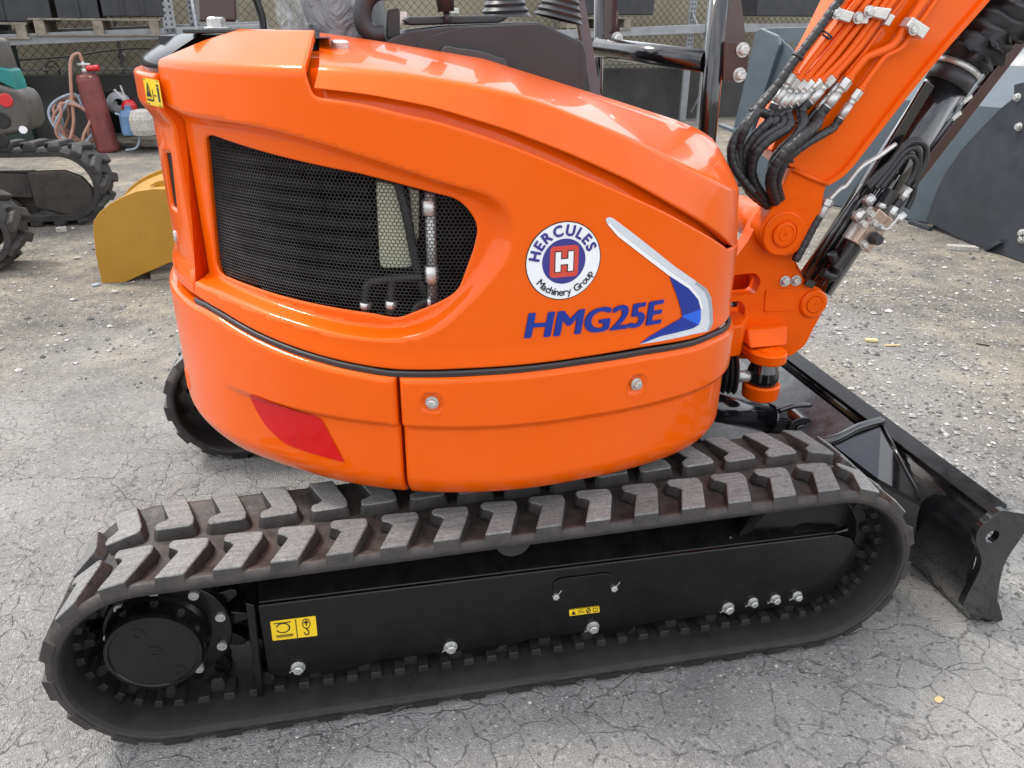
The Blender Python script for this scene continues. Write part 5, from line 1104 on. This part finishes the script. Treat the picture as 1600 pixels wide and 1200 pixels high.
c = junk(207, 210, 8.6); mb = MB(); mb.lathe(c, (0, 0, 1), [(0, 0), (.10, 0), (.105, .03), (.105, .20), (.08, .25), (.035, .27), (.035, .31), (0, .31)], 26); tag(mb.build('water_drum', BLUEP), 'pale blue plastic bottle under the small red extinguisher', 'bottle')
c = junk(228, 210, 8.55); mb = MB(); mb.lathe(c, (0, 0, 1), [(0, 0), (.13, 0), (.15, .06), (.15, .17), (.12, .25), (.05, .27), (0, .27)], 26); tag(mb.build('dusty_sack', STONE), 'dusty grey bucket beside the blue bottle', 'bucket')
c = junk(180, 208, 8.95); mb = MB(); mb.prism([c+Vector(v) for v in ((-.2, 0, 0), (.22, 0, 0), (.20, 0, .34), (.06, 0, .46), (-.12, 0, .42))], (0, .3, 0)); tag(mb.build('engine_block', LOUVER, bevel=.03), 'black greasy machine part by the wall', 'machine part')
c = junk(186, 162, 8.95); mb = MB(); mb.lathe(c, (.2, -1, .2), [(.02, 0), (.10, .0), (.13, .02), (.10, .05), (.05, .06), (.05, 0)], 24); tag(mb.build('grey_pulley', GALV, bevel=.004), 'dull grey pulley lying on the black machine part', 'pulley')
mb = MB(); p0, p1 = PZ(178, 220, .10), PZ(300, 221, .10); mb.bar(p0+np.array([0, .1, 0]), p1+np.array([0, .1, 0]), .35, .03); tag(mb.build('junk_board', WOOD, bevel=.004), 'weathered board shelf under the bottle and extinguisher', 'board')
for k in range(2):
    mb = MB(); p0 = PZ((185, 290)[k], 228, .0); mb.box((p0[0]-.05, p0[1], 0), (p0[0]+.05, p0[1]+.25, .084)); tag(mb.build('timber_block', WOOD, bevel=.004), ('timber block under the shelf end beside the red cylinder', 'timber block under the shelf end behind the orange excavator')[k], 'timber', 'timber blocks under the junk board')

# ---- parked machines on the left
def old_track(parent, xr, y0, r, length, wd, m=OLDRUB, lug_h=.04, pitch=.16, name='rubber_track'):
    lp2 = Loop(track_path((xr-length, r), r, (xr, r), r)); U = np.arange(0, lp2.len, .02); n = len(U); rows = []
    for y, h in ((0, -lug_h), (wd, -lug_h), (wd, -lug_h-.035), (0, -lug_h-.035)):
        x, z = lp2.at(U, h); rows.append([(a, y0+y, b) for a, b in zip(x, z)])
    mb = MB(); V = [p for r_ in rows for p in r_]; mb.add(V, [(i*n+k, i*n+(k+1) % n, ((i+1) % 4)*n+(k+1) % n, ((i+1) % 4)*n+k) for i in range(4) for k in range(n)], False); B_ = mb.build(name, m, parent)
    N_ = int(lp2.len/pitch)
    for k in range(N_):
        for side in (0, 1):
            u = (k+.5*side)*lp2.len/N_; a = []
            ya, yb = (0., wd*.56) if side == 0 else (wd*.44, wd); sk = .06*(1 if side == 0 else -1)
            x, _z = lp2.at(u, 0)
            if x < xr-1.25: continue
            for h, g_ in ((-lug_h-.002, 1.25), (0, 1.0)):
                for du, yy in ((-.035, ya), (.035, ya), (.035, yb), (-.035, yb)):
                    q_ = lp2.at(u+du*g_+sk*(yy-ya)/(yb-ya), h); a.append((float(q_[0]), y0+yy, float(q_[1])))
            mb = MB(); mb.add(a, [(0, 3, 2, 1), (4, 5, 6, 7), (0, 1, 5, 4), (1, 2, 6, 5), (2, 3, 7, 6), (3, 0, 4, 7)]); mb.build('lug', m, B_, bevel=.012)
    return B_
PM = empty('parked_excavator', (-2.2, 5.4, 0), 'dirty grey and teal excavator parked behind with worn rubber track', 'excavator')
xr = PY(165, 300, 4.95)[0]-.285
old_track(PM, xr, 4.95, .285, 2.0, .42)
fd = MB(); fd.prism([(p[0], 5.00, p[2]) for p in [PY(x, y, 5.0) for x, y in ((40, 268), (100, 266), (128, 276), (146, 296), (148, 316), (138, 334), (118, 341), (55, 326))]], (0, .05, 0)); fd.build('idler_guard', MUSTY, PM, bevel=.02)
fd = MB(); fd.prism([PY(x, y, 5.03) for x, y in ((-80, 268), (45, 272), (52, 310), (-80, 305))], (0, .1, 0)); fd.build('track_frame', MUSTY, PM, bevel=.01)
fd = MB(); fd.lathe((xr-.42, 5.05, .10), (0, 1, 0), [(0, 0), (.10, 0), (.10, .12), (0, .12)], 24); fd.build('track_roller', MUSTY, PM)
fd = MB(); fd.box((xr-2.0, 5.10, .06), (xr-.25, 5.26, .36)); fd.build('inner_frame', MUSTY, PM)
bd = MB(); bd.prism([PY(x, y, 4.85) for x, y in ((-90, 222), (0, 214), (44, 205), (50, 192), (46, 170), (40, 152), (30, 143), (10, 137), (-90, 110))], (0, .30, 0)); BD = bd.build('counterweight', OLDPAINT, PM, bevel=.03, seg=4)
bd = MB(); bd.prism([PY(x, y, 4.90) for x, y in ((-90, 100), (-20, 118), (28, 143), (24, 128), (16, 110), (-20, 100), (-90, 80))], (0, .2, 0)); bd.build('side_stripe', TEAL, PM, bevel=.01)
bd = MB(); bd.prism([PY(x, y, 4.95) for x, y in ((-90, 40), (-4, 62), (2, 76), (14, 112), (14, 122), (-90, 100))], (0, .2, 0)); bd.build('engine_cover', OLDPAINT, PM, bevel=.02)
for name, x, y, r, m in (('reflector', 9, 157, .045, RED), ('lamp', 36, 203, .026, WHITE), ('access_hole', 3, 188, .055, INK), ('access_hole', 2, 219, .05, INK)):
    q = MB(); q.lathe(PY(x, y, 4.849), (0, -1, 0), [(0, .006), (r*.9, .006), (r, .002), (r, -.01)], 24); q.build(name, m, BD)
PM2 = empty('tracked_loader', (-1.9, 3.9, 0), 'worn black rubber track end of another parked machine', 'machine')
old_track(PM2, PY(30, 385, 3.75)[0]-.23, 3.75, .235, 1.4, .30)
fd = MB(); x2 = PY(30, 385, 3.75)[0]-.23; fd.prism([(x2-1.2, 3.80, .10), (x2+.05, 3.80, .12), (x2+.12, 3.80, .22), (x2+.05, 3.80, .34), (x2-1.2, 3.80, .36)], (0, .2, 0)); fd.build('track_frame', MUSTY, PM2, bevel=.02)

# ---- ochre bucket behind the counterweight
GB = empty('ochre_bucket', (-.45, 3.7, 0), 'ochre yellow digging bucket lying behind the orange counterweight', 'bucket')
pl = [(160, 448), (150, 400), (145, 358), (146, 346), (155, 332), (172, 318), (190, 308), (212, 299), (240, 295), (300, 296), (330, 330), (330, 388), (262, 412), (215, 432), (180, 449), (172, 451)]
gp_ = py(pl, 3.45); q = MB(); q.prism(gp_, (0, .025, 0)); q.build('side_plate', GOLD, GB, bevel=.004)
q = MB(); q.prism([p+np.array([.02, .62, .015]) for p in gp_], (0, .025, 0)); q.build('side_plate', GOLD, GB, bevel=.004)
q = MB(); arc_ = py([(300, 296), (240, 295), (212, 299), (190, 308), (172, 318), (155, 332), (146, 346), (145, 358), (150, 400), (160, 448)], 3.45)
q.sheet([[tuple(p+np.array([.012, y, -.012])) for p in arc_] for y in (.026, .62)]); q.sheet([[tuple(p+np.array([.026, y, -.026])) for p in arc_] for y in (.026, .62)]); q.build('shell', GOLD, GB)
q = MB(); c = PY(223, 366, 3.449); q.lathe(c, (0, -1, 0), [(0, -.004), (.012, -.003), (.017, .001), (.020, 0)], 18); q.build('drain_hole', GOLD, GB)
q = MB(); q.prism([PY(x, y, 3.60) for x, y in ((232, 290), (245, 283), (290, 276), (290, 292))], (0, .03, 0)); q.build('lifting_rib', GOLD, GB, bevel=.003)
q = MB(); q.prism([PY(x, y, 3.85) for x, y in ((238, 284), (262, 276), (290, 272), (290, 290))], (0, .03, 0)); q.build('lifting_rib', GOLD, GB, bevel=.003)
for k in range(2):
    mb = MB(); p0, p1 = PZ(235, 431-k*9, .015), PZ(330, 420-k*9, .015); mb.bar(p0, p1, .10, .03); tag(mb.build('plank', WOOD, bevel=.004), ('grey timber plank under the front of the ochre bucket', 'second grey plank lying further behind under the ochre bucket')[k], 'plank', 'planks under the ochre bucket')

# ---- large blue-grey bucket behind the boom
ga, gb2 = PZ(1258, 314), PZ(1448, 350); be_ = (gb2-ga)/np.linalg.norm(gb2-ga); bn = np.array([-be_[1], be_[0], 0]); bn = bn if bn[0] > 0 else -bn
def PB(px, py_, off=0.):
    d = ray(px, py_); return CAM+d*(((ga+bn*off-CAM)@bn)/(d@bn))
BA = empty('loader_bucket', tuple(ga+bn*.5+be_*.8), 'large blue grey steel bucket standing behind the boom', 'bucket')
zt1 = PB(1330, 150)[2]
def strip(pts): return [tuple(p) for p in pts]
prof = [(0, .01), (0, zt1*.55), (.01, zt1), (.25, zt1+.12), (.50, zt1+.25), (.62, zt1+.42), (.64, zt1+.55)]
A0, A1 = -.10, 2.6
q = MB(); q.sheet([[tuple(ga+be_*a+bn*o+np.array([0, 0, z])) for a in (A0, .8, 1.7, A1)] for o, z in prof], sm=False); q.sheet([[tuple(ga+be_*a+bn*(o+.025)+np.array([0, 0, z-.01])) for a in (A0, .8, 1.7, A1)] for o, z in prof], sm=False); q.build('back_shell', GREYB, BA)
pl = [(1136, 238), (1158, 150), (1180, 48), (1188, 44), (1214, 56), (1218, 70), (1192, 150), (1166, 232), (1150, 300), (1132, 300)]
q = MB(); q.prism([PB(x, y, .05) for x, y in pl], tuple(bn*.05)); q.build('side_flange', GREYB, BA, bevel=.008)
q = MB(); q.prism([PB(x, y, .10) for x, y in ((1214, 56), (1238, 78), (1255, 120), (1262, 200), (1266, 312), (1150, 300), (1192, 150))], tuple(bn*.03)); q.build('side_plate', GREYB, BA, bevel=.005)
q = MB(); q.prism([PB(x, y, .75) for x, y in ((1188, 44), (1330, 40), (1700, 60), (1700, 150), (1300, 90), (1214, 62))], tuple(bn*.04)); q.build('top_rim', GREYB, BA, bevel=.006)
q = MB(); q.bar(PB(1150, 205, -.05), PB(1125, 195, -.05), .06, .03); q.build('latch', GREYB, BA, bevel=.004)
# ---- slate bucket with its side plate to the machine
XB = 4.88
BB = empty('slate_bucket', (XB+.4, 3.4, 0), 'dark slate steel bucket with curved side plate and wear tabs', 'bucket')
pl = [(1446, 346), (1462, 300), (1478, 268), (1500, 236), (1530, 203), (1560, 172), (1584, 152), (1584, 132), (1600, 128), (1680, 110), (1680, 455), (1600, 417), (1560, 402), (1520, 385)]
P_ = [PX(x, y, XB) for x, y in pl]; P_ = [np.array([p[0], p[1], max(p[2], .004)]) for p in P_]
q = MB(); q.prism(P_, (.03, 0, 0)); SPB = q.build('side_plate', DARKB, BB, bevel=.004)
q = MB(); q.sheet([[tuple(p+np.array([x, -.02, -.02])) for p in P_[:8]] for x in (.031, 1.1)]); q.sheet([[tuple(p+np.array([x, -.045, -.045])) for p in P_[:8]] for x in (.031, 1.1)]); q.build('shell', DARKB, BB)
for x, y in ((1592, 198), (1597, 364), (1597, 374), (1590, 152)):
    q = MB(); q.bolt(PX(x, y, XB), (-1, 0, 0), .020, .018); q.build('bolt', STEEL, SPB)
for a, b in (((1422, 346), (1454, 358)), ((1541, 390), (1564, 377)), ((1520, 388), (1543, 397))):
    q = MB(); q.bar(PX(*a, XB-.02), PX(*b, XB-.02), .035, .03); q.build('wear_tab', DARKB, SPB, bevel=.003)

# ================================================================== LOOSE STONES AND LITTER
def rock(mb, c, r, flat=.6):
    a = random.random()*6.28; V = []
    for x, y, z in ((1, 0, 0), (-1, 0, 0), (0, 1, 0), (0, -1, 0), (0, 0, 1), (0, 0, -1)):
        k = r*random.uniform(.65, 1.2); V.append((c[0]+(x*math.cos(a)-y*math.sin(a))*k, c[1]+(x*math.sin(a)+y*math.cos(a))*k, c[2]+z*k*flat))
    mb.add(V, [(0, 2, 4), (2, 1, 4), (1, 3, 4), (3, 0, 4), (2, 0, 5), (1, 2, 5), (3, 1, 5), (0, 3, 5)])
PEB2 = mat('dark_gravel', (.13, .127, .122), .9, var=.5, vs=50); PEB3 = mat('pale_gravel', (.46, .44, .40), .85, var=.3, vs=50)
ms = [MB(), MB(), MB()]
for k in range(26000):
    if k % 4: x, y = 2.22+abs(random.gauss(0, 1.3)), random.uniform(.05, 4.6)
    else: x, y = random.uniform(-2.6, .5), 1.9+abs(random.gauss(0, 2.4))
    if x < .3 and y < 2.2 and random.random() < .7: continue
    r = min(.0046*math.exp(random.gauss(0, .55)), .022); rock(random.choices(ms, (5, 3, 2))[0], (x, y, r*.25), r)
for k in range(1500):
    x, y = random.uniform(-1.0, 3.2), random.uniform(-.9, 2.6); r = .0022*math.exp(random.gauss(0, .4)); rock(random.choices(ms, (5, 3, 2))[0], (x, y, r*.25), r)
for k in range(900):
    x = random.uniform(.05, 1.95); y = -.02-abs(random.gauss(0, .05)); r = .0022*math.exp(random.gauss(0, .45)); rock(random.choices(ms, (4, 5, 1))[0], (x, y, r*.25), r)
for mb, m, lb in zip(ms, (PEB, PEB2, PEB3), ('grey gravel scattered over the yard', 'dark gravel scattered over the yard', 'pale gravel scattered over the yard')): tag(mb.build('gravel', m, recalc=False), lb, 'gravel', kind='stuff')
def chip(px, py_, a, b, m, name, label, cat, ang=0., h=.006):
    c = PZ(px, py_, 0); mb = MB(); P_ = [(c[0]+u*math.cos(ang)-v*math.sin(ang), c[1]+u*math.sin(ang)+v*math.cos(ang), .002) for u, v in ((-a, -b*.7), (-a*.3, -b), (a, -b*.5), (a*.8, b), (-a*.2, b*.8), (-a*.9, b*.4))]; mb.prism(P_, (0, 0, h)); tag(mb.build(name, m, bevel=.0015), label, cat)
chip(1361, 534, .030, .016, LEAF, 'wood_chip', 'pale yellow wood chip on the gravel beyond the blade', 'wood chip', -.5, .012)
chip(1393, 541, .045, .006, LEAF, 'wood_splinter', 'thin pale splinter beside the yellow wood chip', 'splinter', -.15)
chip(1502, 391, .10, .035, STONE, 'concrete_shard', 'pale flat concrete shard at the foot of the slate bucket', 'shard', -.5, .03)
chip(1465, 352, .06, .03, LEAF, 'board_scrap', 'tan board scrap at the foot of the slate bucket', 'scrap', -.6, .02)
chip(1535, 540, .03, .003, INK, 'dark_twig', 'thin dark twig on the gravel yard', 'twig', -.7)
chip(150, 447, .022, .016, GREYHOSE, 'blue_litter', 'scrap of blue plastic beside the ochre bucket', 'litter', .4, .01)
chip(180, 458, .018, .012, STONE, 'pale_stone', 'pale stone before the ochre bucket tip', 'stone', .2, .012)
chip(120, 405, .02, .014, STONE, 'white_pebble', 'white pebble between the worn track and ochre bucket', 'stone', .2, .012)
chip(97, 362, .035, .03, STONE, 'loose_rock', 'tan loose rock touching the worn track', 'stone', .2, .03)
chip(1466, 1094, .012, .009, LEAF, 'leaf_scrap', 'crumbled tan leaf on the asphalt near the blade', 'leaf', .2, .002)
